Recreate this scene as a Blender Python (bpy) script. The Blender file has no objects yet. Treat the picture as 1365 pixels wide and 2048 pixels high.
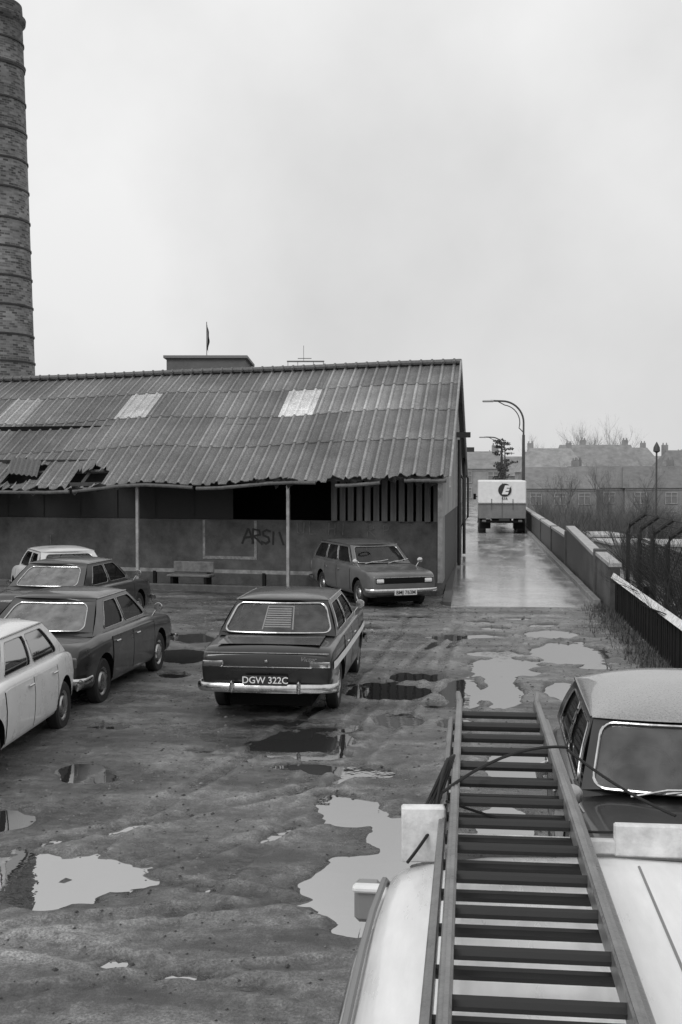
import bpy, math, random
import numpy as np
from mathutils import Vector, Matrix, Euler
from mathutils.geometry import tessellate_polygon
random.seed(7); rng=np.random.default_rng(11)
scene=bpy.context.scene
COL=scene.collection
F=2350.0; CH=2.95
YAW=math.atan(257.5/F); PITCH=math.atan(79/F)
# ---------------------------------------------------------------- camera
cd=bpy.data.cameras.new("camera"); cam=bpy.data.objects.new("camera",cd); COL.objects.link(cam)
cd.sensor_fit='VERTICAL'; cd.sensor_height=36; cd.sensor_width=24; cd.lens=F/2048*36
cd.clip_start=.05; cd.clip_end=3000
cam.location=(0,0,CH); cam.rotation_euler=(math.pi/2-PITCH,0,YAW)
scene.camera=cam
CR=Euler((math.pi/2-PITCH,0,YAW)).to_matrix()
def P(px,py,z=0.0):
    d=CR@Vector(((px-682.5)/F,-(py-1024)/F,-1)); t=(z-CH)/d.z
    return Vector((d.x*t,d.y*t,z))
def PX(px,d):  # world xy of the column px at depth d
    xc=(px-682.5)/F*d; c,s=math.cos(YAW),math.sin(YAW)
    return Vector((xc*c-d*s,d*c+xc*s,0))
def proj(p):
    q=CR.transposed()@(Vector(p)-Vector((0,0,CH)))
    return 682.5+F*q.x/-q.z, 1024-F*q.y/-q.z
# ---------------------------------------------------------------- materials
MATS={}
def M(name,col,rough=.6,metal=0,ns=0,na=0,bump=0,coat=0,spec=.5,bs=None,attr=None,stretch=None):
    if name in MATS: return MATS[name]
    m=bpy.data.materials.new(name); m.use_nodes=True; nt=m.node_tree; N=nt.nodes; L=nt.links
    b=N['Principled BSDF']
    b.inputs['Base Color'].default_value=(col,col,col,1); b.inputs['Roughness'].default_value=rough
    b.inputs['Metallic'].default_value=metal; b.inputs['Specular IOR Level'].default_value=spec
    b.inputs['Coat Weight'].default_value=coat; b.inputs['Coat Roughness'].default_value=.06
    m.diffuse_color=(col,col,col,1)
    tc=N.new('ShaderNodeTexCoord'); src=tc.outputs['Object']
    if stretch:
        mp=N.new('ShaderNodeMapping'); mp.inputs['Scale'].default_value=stretch; L.new(src,mp.inputs['Vector']); src=mp.outputs['Vector']
    if ns:
        n=N.new('ShaderNodeTexNoise'); n.inputs['Scale'].default_value=ns; n.inputs['Detail'].default_value=7; n.inputs['Roughness'].default_value=.65
        L.new(src,n.inputs['Vector'])
        mr=N.new('ShaderNodeMapRange'); mr.inputs['From Min'].default_value=.3; mr.inputs['From Max'].default_value=.7
        mr.inputs['To Min'].default_value=col*(1-na); mr.inputs['To Max'].default_value=col*(1+na)
        L.new(n.outputs['Fac'],mr.inputs['Value']); out=mr.outputs['Result']
        if attr:
            a=N.new('ShaderNodeAttribute'); a.attribute_name=attr
            mu=N.new('ShaderNodeMath'); mu.operation='MULTIPLY'; L.new(out,mu.inputs[0]); L.new(a.outputs['Fac'],mu.inputs[1]); out=mu.outputs[0]
            n5=N.new('ShaderNodeTexNoise'); n5.inputs['Scale'].default_value=.55; n5.inputs['Detail'].default_value=6; n5.inputs['Roughness'].default_value=.7; L.new(src,n5.inputs['Vector'])
            m5=N.new('ShaderNodeMapRange'); m5.inputs['From Min'].default_value=.35; m5.inputs['From Max'].default_value=.65; m5.inputs['To Min'].default_value=.75; m5.inputs['To Max'].default_value=1.25; L.new(n5.outputs['Fac'],m5.inputs['Value'])
            mu=N.new('ShaderNodeMath'); mu.operation='MULTIPLY'; L.new(out,mu.inputs[0]); L.new(m5.outputs[0],mu.inputs[1]); out=mu.outputs[0]
        L.new(out,b.inputs['Base Color'])
        mr2=N.new('ShaderNodeMapRange'); mr2.inputs['To Min'].default_value=max(0,rough-.12); mr2.inputs['To Max'].default_value=min(1,rough+.12)
        mr2.inputs['From Min'].default_value=.3; mr2.inputs['From Max'].default_value=.7
        L.new(n.outputs['Fac'],mr2.inputs['Value']); L.new(mr2.outputs['Result'],b.inputs['Roughness'])
    if bump:
        n2=N.new('ShaderNodeTexNoise'); n2.inputs['Scale'].default_value=bs or 30; n2.inputs['Detail'].default_value=5; L.new(src,n2.inputs['Vector'])
        bp=N.new('ShaderNodeBump'); bp.inputs['Strength'].default_value=bump; bp.inputs['Distance'].default_value=.02
        L.new(n2.outputs['Fac'],bp.inputs['Height']); L.new(bp.outputs['Normal'],b.inputs['Normal'])
    MATS[name]=m; return m
def glassmat(name,tint=.55,mist=.06,mcol=.45,ior=1.6,gcol=.95):
    m=bpy.data.materials.new(name); m.use_nodes=True; nt=m.node_tree; N=nt.nodes; L=nt.links; N.clear()
    o=N.new('ShaderNodeOutputMaterial'); t=N.new('ShaderNodeBsdfTransparent'); t.inputs[0].default_value=(tint,)*3+(1,)
    g=N.new('ShaderNodeBsdfGlossy'); g.inputs['Roughness'].default_value=.04; g.inputs[0].default_value=(gcol,)*3+(1,)
    d=N.new('ShaderNodeBsdfDiffuse'); d.inputs[0].default_value=(mcol,)*3+(1,)
    tc=N.new('ShaderNodeTexCoord'); n=N.new('ShaderNodeTexNoise'); n.inputs['Scale'].default_value=6; n.inputs['Detail'].default_value=8; L.new(tc.outputs['Object'],n.inputs['Vector'])
    mr=N.new('ShaderNodeMapRange'); mr.inputs['From Min'].default_value=.3; mr.inputs['From Max'].default_value=.7
    mr.inputs['To Min'].default_value=mist*.5; mr.inputs['To Max'].default_value=min(1,mist*1.5); L.new(n.outputs['Fac'],mr.inputs['Value'])
    m1=N.new('ShaderNodeMixShader'); L.new(mr.outputs['Result'],m1.inputs[0]); L.new(t.outputs[0],m1.inputs[1]); L.new(d.outputs[0],m1.inputs[2])
    fr=N.new('ShaderNodeFresnel'); fr.inputs['IOR'].default_value=ior
    m2=N.new('ShaderNodeMixShader'); L.new(fr.outputs[0],m2.inputs[0]); L.new(m1.outputs[0],m2.inputs[1]); L.new(g.outputs[0],m2.inputs[2])
    L.new(m2.outputs[0],o.inputs[0]); return m
G_CLEAR=glassmat("window_glass",.45,.05,.3,1.45); G_MIST=glassmat("misted_glass",.4,.36,.38); G_WS=glassmat("wet_windscreen_glass",.35,.28,.24,1.6); G_SIDE=glassmat("side_glass",.22,.06,.3,1.22,.45)
chrome=M("chrome",.6,.2,1,14,.15); chromed=M("dull_chrome",.42,.32,1,20,.25)
rubber=M("tyre_rubber",.016,.75,0,20,.3); black=M("black_underside",.006,.9,spec=.2); interior=M("dark_interior",.025,.9); seatm=M("vinyl_seat",.09,.6)
whitep=M("white_trim",.8,.5,0,10,.1); platem=M("black_plate",.02,.5); lampred=M("tail_lamp_lens",.12,.2,0,30,.2,coat=.6); lampclear=M("lamp_lens_clear",.6,.15,.3,40,.1,coat=1)
# ---------------------------------------------------------------- mesh helpers
def link(o,parent=None):
    COL.objects.link(o)
    if parent is not None: o.parent=parent
    return o
def mk(name,verts,faces,mat,parent=None,smooth=None,mats=None,midx=None,loc=None):
    me=bpy.data.meshes.new(name); me.from_pydata([tuple(v) for v in verts],[],faces); me.update()
    for mm in (mats or [mat]): me.materials.append(mm)
    if midx is not None: me.polygons.foreach_set("material_index",midx)
    if smooth is not None:
        me.shade_smooth(); me.set_sharp_from_angle(angle=math.radians(smooth))
    o=bpy.data.objects.new(name,me)
    if loc: o.location=loc
    return link(o,parent)
def empty(name,loc=(0,0,0),rz=0,parent=None):
    o=bpy.data.objects.new(name,None); o.location=loc; o.rotation_euler=(0,0,rz); o.empty_display_size=.2
    return link(o,parent)
def tag(o,label,cat=None,group=None,kind=None):
    o["label"]=label
    if cat: o["category"]=cat
    if group: o["group"]=group
    if kind: o["kind"]=kind
    return o
class G:
    """geometry accumulator"""
    def __init__(s): s.v=[]; s.f=[]; s.m=[]
    def add(s,v,f,m=0):
        n=len(s.v); s.v+= [tuple(p) for p in v]; s.f+=[tuple(i+n for i in q) for q in f]; s.m+=[m]*len(f); return s
    def box(s,c,d,m=0,rz=0,bev=0,ry=0,rx=0):
        a,b,h=d[0]/2,d[1]/2,d[2]/2
        R=Euler((rx,ry,rz)).to_matrix(); c=Vector(c)
        if bev<=0:
            vs=[(x,y,z) for x in(-a,a) for y in(-b,b) for z in(-h,h)]
            fs=[(0,1,3,2),(4,6,7,5),(0,4,5,1),(2,3,7,6),(0,2,6,4),(1,5,7,3)]
        else:
            bev=min(bev,a*.95,b*.95,h*.95)
            vs=[];fs=[]
            idx={}
            for sx in(-1,1):
                for sy in(-1,1):
                    for sz in(-1,1):
                        for ax in range(3):
                            p=[sx*(a-bev),sy*(b-bev),sz*(h-bev)]; p[ax]=(sx*a,sy*b,sz*h)[ax]
                            idx[(sx,sy,sz,ax)]=len(vs); vs.append(tuple(p))
            def face(pts): fs.append(tuple(idx[p] for p in pts))
            for sg in(-1,1):
                q=[(-1,-1),(1,-1),(1,1),(-1,1)]
                if sg<0:q=q[::-1]
                face([(sg,u,v,0) for u,v in q]); face([(v,sg,u,1) for u,v in q]); face([(u,v,sg,2) for u,v in q])
            for u in(-1,1):
                for v in(-1,1):
                    face([(u,v,-1,0),(u,v,1,0),(u,v,1,1),(u,v,-1,1)]); face([(u,-1,v,0),(u,1,v,0),(u,1,v,2),(u,-1,v,2)]); face([(-1,u,v,1),(1,u,v,1),(1,u,v,2),(-1,u,v,2)])
                    for w in(-1,1): face([(u,v,w,0),(u,v,w,1),(u,v,w,2)])
        return s.add([c+R@Vector(p) for p in vs],fs,m)
    def tube(s,path,r,n=8,m=0,flat=(1,1),closed=False,cap=True):
        path=[Vector(p) for p in path]; k=len(path); vs=[];fs=[]
        for i,p in enumerate(path):
            if closed: t=(path[(i+1)%k]-path[i-1])
            else: t=path[min(i+1,k-1)]-path[max(i-1,0)]
            t=t.normalized() if t.length>1e-9 else Vector((0,0,1))
            up=Vector((0,0,1)) if abs(t.z)<.93 else Vector((1,0,0))
            a=t.cross(up).normalized(); b=a.cross(t)
            rr=r[i] if hasattr(r,'__len__') else r
            for j in range(n):
                th=2*math.pi*j/n
                vs.append(p+a*math.cos(th)*rr*flat[0]+b*math.sin(th)*rr*flat[1])
        rngk=k if closed else k-1
        for i in range(rngk):
            i2=(i+1)%k
            for j in range(n): fs.append((i*n+j,i*n+(j+1)%n,i2*n+(j+1)%n,i2*n+j))
        if cap and not closed: fs.append(tuple(range(n))[::-1]); fs.append(tuple((k-1)*n+j for j in range(n)))
        return s.add(vs,fs,m)
    def lathe(s,prof,n=24,m=0,axis='z',c=(0,0,0)):
        vs=[];fs=[];k=len(prof)
        for r,h in prof:
            for j in range(n):
                th=2*math.pi*j/n; x,y=r*math.cos(th),r*math.sin(th)
                p=(x,y,h) if axis=='z' else ((x,h,y) if axis=='y' else (h,x,y))
                vs.append((p[0]+c[0],p[1]+c[1],p[2]+c[2]))
        for i in range(k-1):
            for j in range(n): fs.append((i*n+j,i*n+(j+1)%n,(i+1)*n+(j+1)%n,(i+1)*n+j))
        fs.append(tuple(range(n))[::-1]); fs.append(tuple((k-1)*n+j for j in range(n)))
        return s.add(vs,fs,m)
    def grid(s,fn,nu,nv,m=0):
        vs=[fn(i/nu,j/nv) for i in range(nu+1) for j in range(nv+1)]
        fs=[(i*(nv+1)+j,(i+1)*(nv+1)+j,(i+1)*(nv+1)+j+1,i*(nv+1)+j+1) for i in range(nu) for j in range(nv)]
        return s.add(vs,fs,m)
    def obj(s,name,mats,parent=None,smooth=35,loc=None):
        if not isinstance(mats,(list,tuple)): mats=[mats]
        return mk(name,s.v,s.f,None,parent,smooth,mats=mats,midx=s.m,loc=loc)
def text(name,body,size,mat,parent,loc,rot,ext=.002,shear=0,spacing=1,align='CENTER',bold=0):
    cu=bpy.data.curves.new(name,'FONT'); cu.body=body; cu.size=size; cu.extrude=ext; cu.align_x=align; cu.align_y='CENTER'; cu.shear=shear; cu.space_character=spacing; cu.offset=bold
    cu.resolution_u=3
    t=bpy.data.objects.new(name+"_tmp",cu); COL.objects.link(t)
    dg=bpy.context.evaluated_depsgraph_get(); me=bpy.data.meshes.new_from_object(t.evaluated_get(dg))
    bpy.data.objects.remove(t); me.materials.clear(); me.materials.append(mat)
    o=bpy.data.objects.new(name,me); o.location=loc; o.rotation_euler=rot; return link(o,parent)
# ---------------------------------------------------------------- cars
def smooth_interp(xs,ys):
    xs=np.array(xs);ys=np.array(ys)
    def f(x): return float(np.mean([np.interp(x+d,xs,ys) for d in(-.06,-.03,0,.03,.06)]))
    return f
def rquad(u0,u1,v0,v1,ru,rv,sub=5):
    pts=[]
    for cx,cy,a0 in((u1-ru,v0+rv,-90),(u1-ru,v1-rv,0),(u0+ru,v1-rv,90),(u0+ru,v0+rv,180)):
        for k in range(6):
            a=math.radians(a0+18*k); pts.append((cx+ru*math.cos(a),cy+rv*math.sin(a)))
    out=[]
    for i,p in enumerate(pts):
        q=pts[(i+1)%len(pts)]; out.append(p)
        if math.hypot(q[0]-p[0],q[1]-p[1])>.1:
            for k in range(1,sub): t=k/sub; out.append((p[0]+(q[0]-p[0])*t,p[1]+(q[1]-p[1])*t))
    return out
def panel(g,fn,holes,m=0,sub=10):
    outer=[]
    cs=[(0,0),(1,0),(1,1),(0,1)]
    for i in range(4):
        a,b=cs[i],cs[(i+1)%4]
        for k in range(sub): t=k/sub; outer.append((a[0]+(b[0]-a[0])*t,a[1]+(b[1]-a[1])*t))
    polys=[[Vector((u,v,0)) for u,v in outer]]+[[Vector((u,v,0)) for u,v in h] for h in holes]
    tris=tessellate_polygon(polys); flat=[p for q in polys for p in q]
    g.add([fn(p.x,p.y) for p in flat],[tuple(t) for t in tris],m)
def wheel(parent,x,y,r=.3,w=.15,side=1,rimm=None,steer=0):
    e=empty("wheel",(x,y,r),steer,parent)
    s=side
    g=G(); g.lathe([(r*.6,-w/2*s),(r*.9,-w/2*s),(r*.985,-w/2*.75*s),(r,-w*.25*s),(r,w*.25*s),(r*.985,w/2*.75*s),(r*.9,w/2*s),(r*.62,w/2*.9*s),(r*.6,w*.3*s)],28,axis='y'); g.obj("tyre",rubber,e)
    g=G(); g.lathe([(r*.62,w*.1*s),(r*.62,w*.42*s),(r*.57,w*.40*s),(r*.5,w*.28*s),(r*.42,w*.30*s),(r*.38,w*.45*s),(r*.2,w*.55*s),(.005,w*.58*s)],24,axis='y'); g.obj("rim",rimm or chromed,e)
    return e
def bodyprof(sp):
    return smooth_interp(*zip(*sp['top'])),smooth_interp(*zip(*sp['bot'])),smooth_interp(*zip(*sp['wid']))
def section(sp,x,fz):
    L=sp['L']; t,b,w=fz; zt,zb,hw=t(x),b(x),w(x)
    r=sp.get('round',.07); d=min(x+L/2,L/2-x)
    if d<r:
        e=math.sqrt(max(0,1-(1-d/r)**2)); hw-=r*.9*(1-e); zt-=r*.8*(1-e); zb+=r*.8*(1-e)
    H=zt-zb; sh=sp.get('shoulder',.05)
    pts=[(0,zb),(.8*hw,zb),(.92*hw,zb+.03*1),(.975*hw,zb+.12*H+.02),(.995*hw,zb+.4*H),(hw,zb+.6*H),(.99*hw,zt-sh*2.2),(.975*hw,zt-sh),(.95*hw,zt-sh*.35),(.91*hw,zt-.004),(.7*hw,zt+.012),(.35*hw,zt+.022),(0,zt+.025)]
    return pts
import bmesh
def car(name,label,pos,heading,sp,group=None,category="car"):
    root=empty(name,(pos[0],pos[1],sp.get('z0',0)),math.radians(heading)); tag(root,label,category,group)
    paint=sp['paint']; L=sp['L']; fz=bodyprof(sp)
    xs=[-L/2+.0005,-L/2+.01,-L/2+.03]+list(np.linspace(-L/2+.07,L/2-.07,64))+[L/2-.03,L/2-.01,L/2-.0005]
    ring=[];faces=[]
    for x in xs:
        p=section(sp,x,fz); full=[(x,y,z) for y,z in p]+[(x,-y,z) for y,z in p[-2:0:-1]]
        ring.append(full)
    n=len(ring[0]); vs=[v for r in ring for v in r]
    for i in range(len(xs)-1):
        for j in range(n): faces.append((i*n+j,i*n+(j+1)%n,(i+1)*n+(j+1)%n,(i+1)*n+j))
    faces.append(tuple(range(n))[::-1]); faces.append(tuple((len(xs)-1)*n+j for j in range(n)))
    faces=[f[::-1] for f in faces]
    body=mk("body",vs,faces,None,None,None,mats=[paint,black],midx=[0]*len(faces))
    W=sp['W']; wx=sp['axles']; wr=sp.get('wr',.3); ar=sp.get('arch',.35)
    cut=G()
    for x in wx:
        for s in(-1,1):
            cut.lathe([(ar,s*(W/2-.3)),(ar,s*(W/2+.2))],28,m=1,axis='y',c=(x,0,sp.get('archz',wr+.02)))
    c=cut.obj("cut",[paint,black],None,None)
    for ob in(c,body):
        bm=bmesh.new(); bm.from_mesh(ob.data); bmesh.ops.recalc_face_normals(bm,faces=bm.faces); bm.to_mesh(ob.data); bm.free()
    md=body.modifiers.new("b",'BOOLEAN'); md.object=c; md.operation='DIFFERENCE'; md.solver='EXACT'
    dg=bpy.context.evaluated_depsgraph_get(); nm=bpy.data.meshes.new_from_object(body.evaluated_get(dg))
    body.modifiers.clear(); body.data=nm; bpy.data.objects.remove(c); body.parent=root
    nm.name="body"; nm.shade_smooth(); nm.set_sharp_from_angle(angle=math.radians(38))
    for x in wx:
        for s in(-1,1): wheel(root,x,s*(W/2-.11),wr,.15,s,sp.get('rim'))
    G().box((0,0,.21),(L*.86,W*.62,.16)).obj("underbody",black,root,None)
    cb=sp['cab']; xf,xr,rf,rr,bz,rz,wb,wt=cb['xf'],cb['xr'],cb['rf'],cb['rr'],cb['bz'],cb['rz'],cb['wb'],cb['wt']
    bf=cb.get('bulge',.1); br=cb.get('rbulge',.08)
    def fr(u,v,o=0):
        k=(2*u-1); x=xf+(rf-xf)*v+bf*(1-k*k)*(1-.3*v)+o; hw=wb+(wt-wb)*v; return (x,k*hw,bz+(rz-bz)*v+.25*o)
    def re(u,v,o=0):
        k=(2*u-1); x=xr+(rr-xr)*v-br*(1-k*k)*(1-.3*v)-o; hw=wb+(wt-wb)*v; return (x,-k*hw,bz+(rz-bz)*v+.25*o)
    def sd(s):
        def f(u,v,o=0):
            x0=xr+(rr-xr)*v; x1=xf+(rf-xf)*v; hw=wb+(wt-wb)*v+.02*math.sin(math.pi*min(1,max(0,v)))+o
            return (x0+(x1-x0)*u,s*hw,bz+(rz-bz)*v)
        return f
    g=G(); wf=cb.get('wsv',(.1,.88)); rv=cb.get('rwv',(.14,.86)); wu=cb.get('wsu',(.06,.94)); ru=cb.get('rwu',(.09,.91))
    hf=rquad(wu[0],wu[1],wf[0],wf[1],.06,.16); hr=rquad(ru[0],ru[1],rv[0],rv[1],.07,.18)
    panel(g,fr,[hf]); panel(g,re,[hr])
    sw=cb['side']; hs=[rquad(a,b,.1,.86,.03,.14,3) for a,b in sw]
    for s in(-1,1): panel(g,sd(s),hs)
    g.obj("cabin_shell",paint,root,40)
    cr=cb.get('crown',.07)
    def roof(a,b):
        k=2*b-1; yy=k*(wt+.012)
        x0=rr-br*(1-k*k)*.7-.012; x1=rf+bf*(1-k*k)*.7+.012; x=x0+(x1-x0)*a; aa=2*a-1
        e1,e2=sp.get('roofexp',(3.5,3.0))
        return (x,yy,rz-.004+cr*((1-abs(aa)**e1)**.6)*((1-abs(k)**e2)**.6) if abs(aa)<1 and abs(k)<1 else rz-.004)
    def sp2(t): return .5-.5*math.cos(math.pi*t)
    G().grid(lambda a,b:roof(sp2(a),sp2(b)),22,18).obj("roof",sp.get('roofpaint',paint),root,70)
    for s in(-1,1):
        G().tube([( rr+(rf-rr)*t,s*(wt+.018),rz-.005) for t in np.linspace(0,1,8)],.009,6).obj("drip_rail",sp.get('railm',chromed),root)
    def gl(fn,a,b,c2,d,nm_,mat):
        G().grid(lambda u,v:fn(a-.01+(b-a+.02)*u,c2-.02+(d-c2+.04)*v,-.012),10,5).obj(nm_,mat,root,60)
    tr=sp.get('trim',.008); tm=sp.get('trimm',chrome)
    gl(fr,wu[0],wu[1],wf[0],wf[1],"windscreen",sp.get('wsglass',G_CLEAR)); gl(re,ru[0],ru[1],rv[0],rv[1],"rear_window",sp.get('rwglass',G_CLEAR))
    G().tube([fr(u,v,.004) for u,v in hf],tr,6,closed=True).obj("windscreen_trim",tm,root)
    G().tube([re(u,v,.004) for u,v in hr],tr,6,closed=True).obj("rear_window_trim",tm,root)
    for s in(-1,1):
        for (a,b),h in zip(sw,hs):
            gl(sd(s),a,b,.1,.86,"side_window",sp.get('swglass',G_SIDE))
            G().tube([sd(s)(u,v,.003) for u,v in h],sp.get('strim',.006),6,closed=True).obj("side_window_trim",sp.get('strimm',tm),root)
    gi=G(); gi.box(((xf+xr)/2-.03,0,bz+.012),(abs(xf-xr)-.12,wb*1.8,.01)); gi.obj("interior_floor",interior,root,None)
    xm=(rf+rr)/2
    for sx in(xm+.18,rr-.02+.18):
        if sx>xm:
            for s in(-1,1): G().box((sx,s*.33,bz+.08),(.12,.5,.3),bev=.05,ry=-.15).obj("seat_back",seatm,root,50)
        else: G().box((sx,0,bz+.06),(.14,1.1,.24),bev=.05,ry=-.2).obj("seat_back",seatm,root,50)
    gsw=G(); gsw.tube([(xf-.28+.06*math.sin(t),-.34+.19*math.cos(t),bz+.1+.17*math.sin(t)) for t in np.linspace(0,2*math.pi,17)[:-1]],.012,6,closed=True); gsw.obj("steering_wheel",black,root)
    def side_y(x,z):
        p=section(sp,x,fz); zz=[q[1] for q in p[1:9]]; yy=[q[0] for q in p[1:9]]
        return float(np.interp(z,zz,yy))
    for s in(-1,1):
        for x0,x1 in sp['doors']:
            g=G(); z0=.3
            def f(u,v,o=.006):
                x=x0+(x1-x0)*u; z=z0+(fz[0](x)-sp.get('shoulder',.05)-.01-z0)*v; return (x,s*(side_y(x,z)+o),z)
            g.grid(f,10,8)
            bd=[(u/10,0) for u in range(10)]+[(1,v/8) for v in range(8)]+[(1-u/10,1) for u in range(10)]+[(0,1-v/8) for v in range(8)]
            vv=[f(u,v) for u,v in bd]+[f(u,v,-.01) for u,v in bd]; k=len(bd)
            g.add(vv,[(i,(i+1)%k,k+(i+1)%k,k+i) for i in range(k)])
            d=g.obj("door",sp.get('doorpaint',paint),root,40)
            for uu in(0,1):
                G().tube([(f(uu,v/8,.002)[0]+(.008 if uu else -.008),f(uu,v/8,.002)[1],f(uu,v/8)[2]) for v in range(9)],.006,4).obj("door_gap",black,d)
            xh=x0+.12; zh=fz[0](xh)-.14
            G().box((xh+.02,s*(side_y(xh,zh)+.03),zh),(.14,.025,.025),bev=.008).obj("door_handle",chrome,d)
    if 'strip' in sp:
        z,h,mm=sp['strip']; 
        for s in(-1,1):
            g=G(); g.grid(lambda u,v:(-L/2+.12+(L-.24)*u,s*(side_y(-L/2+.12+(L-.24)*u,z)+.011),z-h/2+h*v),40,1); g.obj("side_stripe",mm,root)
    def bumper(x,sgn,nm_,z,h):
        hw=W/2+.015; pts=[(x-sgn*.34,-hw,z),(x-sgn*.12,-hw-.005,z),(x-sgn*.03,-hw+.05,z),(x+sgn*.02,-hw+.16,z),(x+sgn*.05,-hw*.4,z),(x+sgn*.055,0,z)]
        pts=pts+[(a,-b,c_) for a,b,c_ in pts[-2::-1]]
        G().tube(pts,h/2,10,flat=(.45,1)).obj(nm_,sp.get('bumperm',chrome),root)
    bz_=sp.get('bump',(.44,.43,.11)); bumper(L/2,1,"front_bumper",bz_[0],bz_[2]); bumper(-L/2,-1,"rear_bumper",bz_[1],bz_[2])
    for e in sp.get('bits',[]):
        nm_,mm,c3,dm,bv,sym=e
        for s in((-1,1) if sym else (1,)):
            G().box((c3[0],c3[1]*s,c3[2]),dm,bev=bv).obj(nm_,mm,root,50)
    for e in sp.get('round_lamps',[]):
        x,y,z,r=e
        for s in(-1,1):
            G().lathe([(r*1.12,-.04),(r*1.14,.012),(r*.97,.02),(r*.9,.012),(r*.6,.03),(.004,.038)],20,axis='x',c=(x,y*s,z)).obj("headlamp",lampclear,root)
    if 'plate' in sp:
        txt,end,x,z,pm,tm_=sp['plate']
        pl=G().box((x,0,z),(.012,.52,.115),bev=.003).obj("number_plate",pm,root,None)
        text("plate_lettering",txt,.112,tm_,pl,(x+.0085*end,0,z),(math.pi/2,0,math.pi/2*end),bold=.001,spacing=.98)
    if 'mirror' in sp:
        for s in sp.get('mside',(-1,1)):
            mx,mz=sp['mirror']; y0=side_y(mx,mz-.08)
            g=G(); g.tube([(mx,s*(y0-.08),mz-.14),(mx,s*(y0-.02),mz-.05),(mx,s*(y0+.01),mz)],.01,6); g.lathe([(.01,.045),(.045,.035),(.065,0),(.06,-.012),(.004,-.014)],14,axis='x',c=(mx,s*(y0+.03),mz+.02)); g.obj("wing_mirror",sp.get('mirm',chrome),root)
    if sp.get('wipers'):
        for y in(.1,-.45):
            a=fr(.5+y/2/wb,wf[0]-.06,.03); b_=fr(.5+(y+.42)/2/wb,wf[0]+.06,.03)
            g=G(); g.tube([a,((a[0]+b_[0])/2,(a[1]+b_[1])/2,(a[2]+b_[2])/2+.02),b_],.007,5); g.tube([fr(.5+(y+.2)/2/wb,wf[0]+.0,.022),fr(.5+(y+.6)/2/wb,wf[0]+.12,.022)],.008,5); g.obj("windscreen_wiper",chrome,root)
    return root,dict(re=re,fr=fr,fz=fz)
def paint(name,c,rough=.28,coat=.7,na=.1,bump=.0): return M(name,c,rough,0,3,na,coat=coat,bump=bump,bs=200)
P_black=paint("black_car_paint",.008,.35,.55,.3); P_dark=paint("dark_car_paint",.024,.36,.6,.25); P_dark2=paint("charcoal_car_paint",.038,.36,.6,.25)
P_mid=paint("mid_grey_car_paint",.11,.40,.45,.2); P_white=paint("white_car_paint",.68,.3,.5,.07); P_light=paint("pale_car_paint",.55,.35,.5,.08)
P_roof=M("wet_sheen_roof_paint",.26,.32,0,90,.35,coat=.7,bump=.15,bs=120)  # wet black roof, its pale sky reflection put into the base colour
letm=M("plate_silver_letters",.75,.4)
L=4.45
spV=dict(L=L,W=1.62,paint=P_black,axles=(-1.30,1.26),wr=.305,arch=.35,shoulder=.035,round=.05,
 top=[(-L/2,.78),(-L/2+.1,.86),(-1.2,.91),(.9,.92),(L/2-.3,.88),(L/2,.82)],bot=[(-L/2,.36),(-1.8,.3),(-1.5,.22),(1.7,.22),(L/2,.32)],
 wid=[(-L/2,.78),(-1.9,.80),(-1,.81),(1,.81),(1.9,.79),(L/2,.75)],
 cab=dict(xf=.95,xr=-1.42,rf=.42,rr=-.95,bz=.91,rz=1.32,wb=.745,wt=.58,bulge=.12,rbulge=.12,crown=.06,side=[(.1,.5),(.54,.93)],rwu=(.03,.97),rwv=(.1,.9)),
 doors=[(-.95,-.1),(-.08,.88)],strip=(.66,.09,whitep),bump=(.42,.40,.11),trim=.012,rwglass=glassmat("rear_glass_clear",.6,.14,.4,1.4),
 plate=("DGW 322C",-1,-L/2-.075,.50,platem,letm),
 bits=[("tail_lamp",lampred,(-L/2-.005,.64,.68),(.03,.22,.055),.012,True),
       ("tail_lamp_trim",chrome,(-L/2-.001,.64,.68),(.02,.25,.075),.01,True),
       ("rear_trim_bar",chrome,(-L/2-.012,0,.645),(.02,1.1,.012),.005,False),
       ("boot_edge_trim",chromed,(-L/2+.0,0,.812),(.02,1.5,.010),.004,False),
       ("boot_lock",chrome,(-L/2-.012,0,.715),(.03,.05,.04),.012,False),
       ("bumper_over_rider",chrome,(-L/2-.09,.40,.42),(.05,.05,.15),.02,True),
       ("front_grille",chromed,(L/2+.005,0,.62),(.02,1.2,.14),.01,False)],
 round_lamps=[(L/2,.62,.66,.085)],mirror=(1.25,1.0))
vic,hv=car("saloon_car","black saloon with striped blind in rear window, standing among puddles",(-2.40,14.2+L/2),90.0,spV,"cars parked in the yard")
pr=PX(532,13.85); vic.location=(pr.x,pr.y+L/2,0)
fz=hv['fz']
G().grid(lambda u,v:(-L/2+.16+u*.68,(-.62+1.24*v),fz[0](-L/2+.16+u*.68)+.030+.006*math.cos((v-.5)*3)),8,8).obj("boot_lid",P_black,vic,40)
re=hv['re']
gb=G()
for i in range(9): 
    v=.26+.54*i/9; gb.add([re(.375,v,-.03),re(.615,v,-.03),re(.615,v+.026,-.03),re(.375,v+.026,-.03)],[(0,1,2,3)])
for u in(.36,.63): gb.add([re(u,.2,-.03),re(u+.011,.2,-.03),re(u+.011,.84,-.03),re(u,.84,-.03)],[(0,1,2,3)])
gb.add([re(.36,.815,-.03),re(.641,.815,-.03),re(.641,.84,-.03),re(.36,.84,-.03)],[(0,1,2,3)])
gb.obj("rear_window_blind",M("bright_blind",.95,.5),vic,None)
text("badge_lettering","Victor",.075,chrome,vic,(-L/2-.012,-.5,.745),(math.pi/2,0,-math.pi/2),shear=.4)
L=4.22
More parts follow.
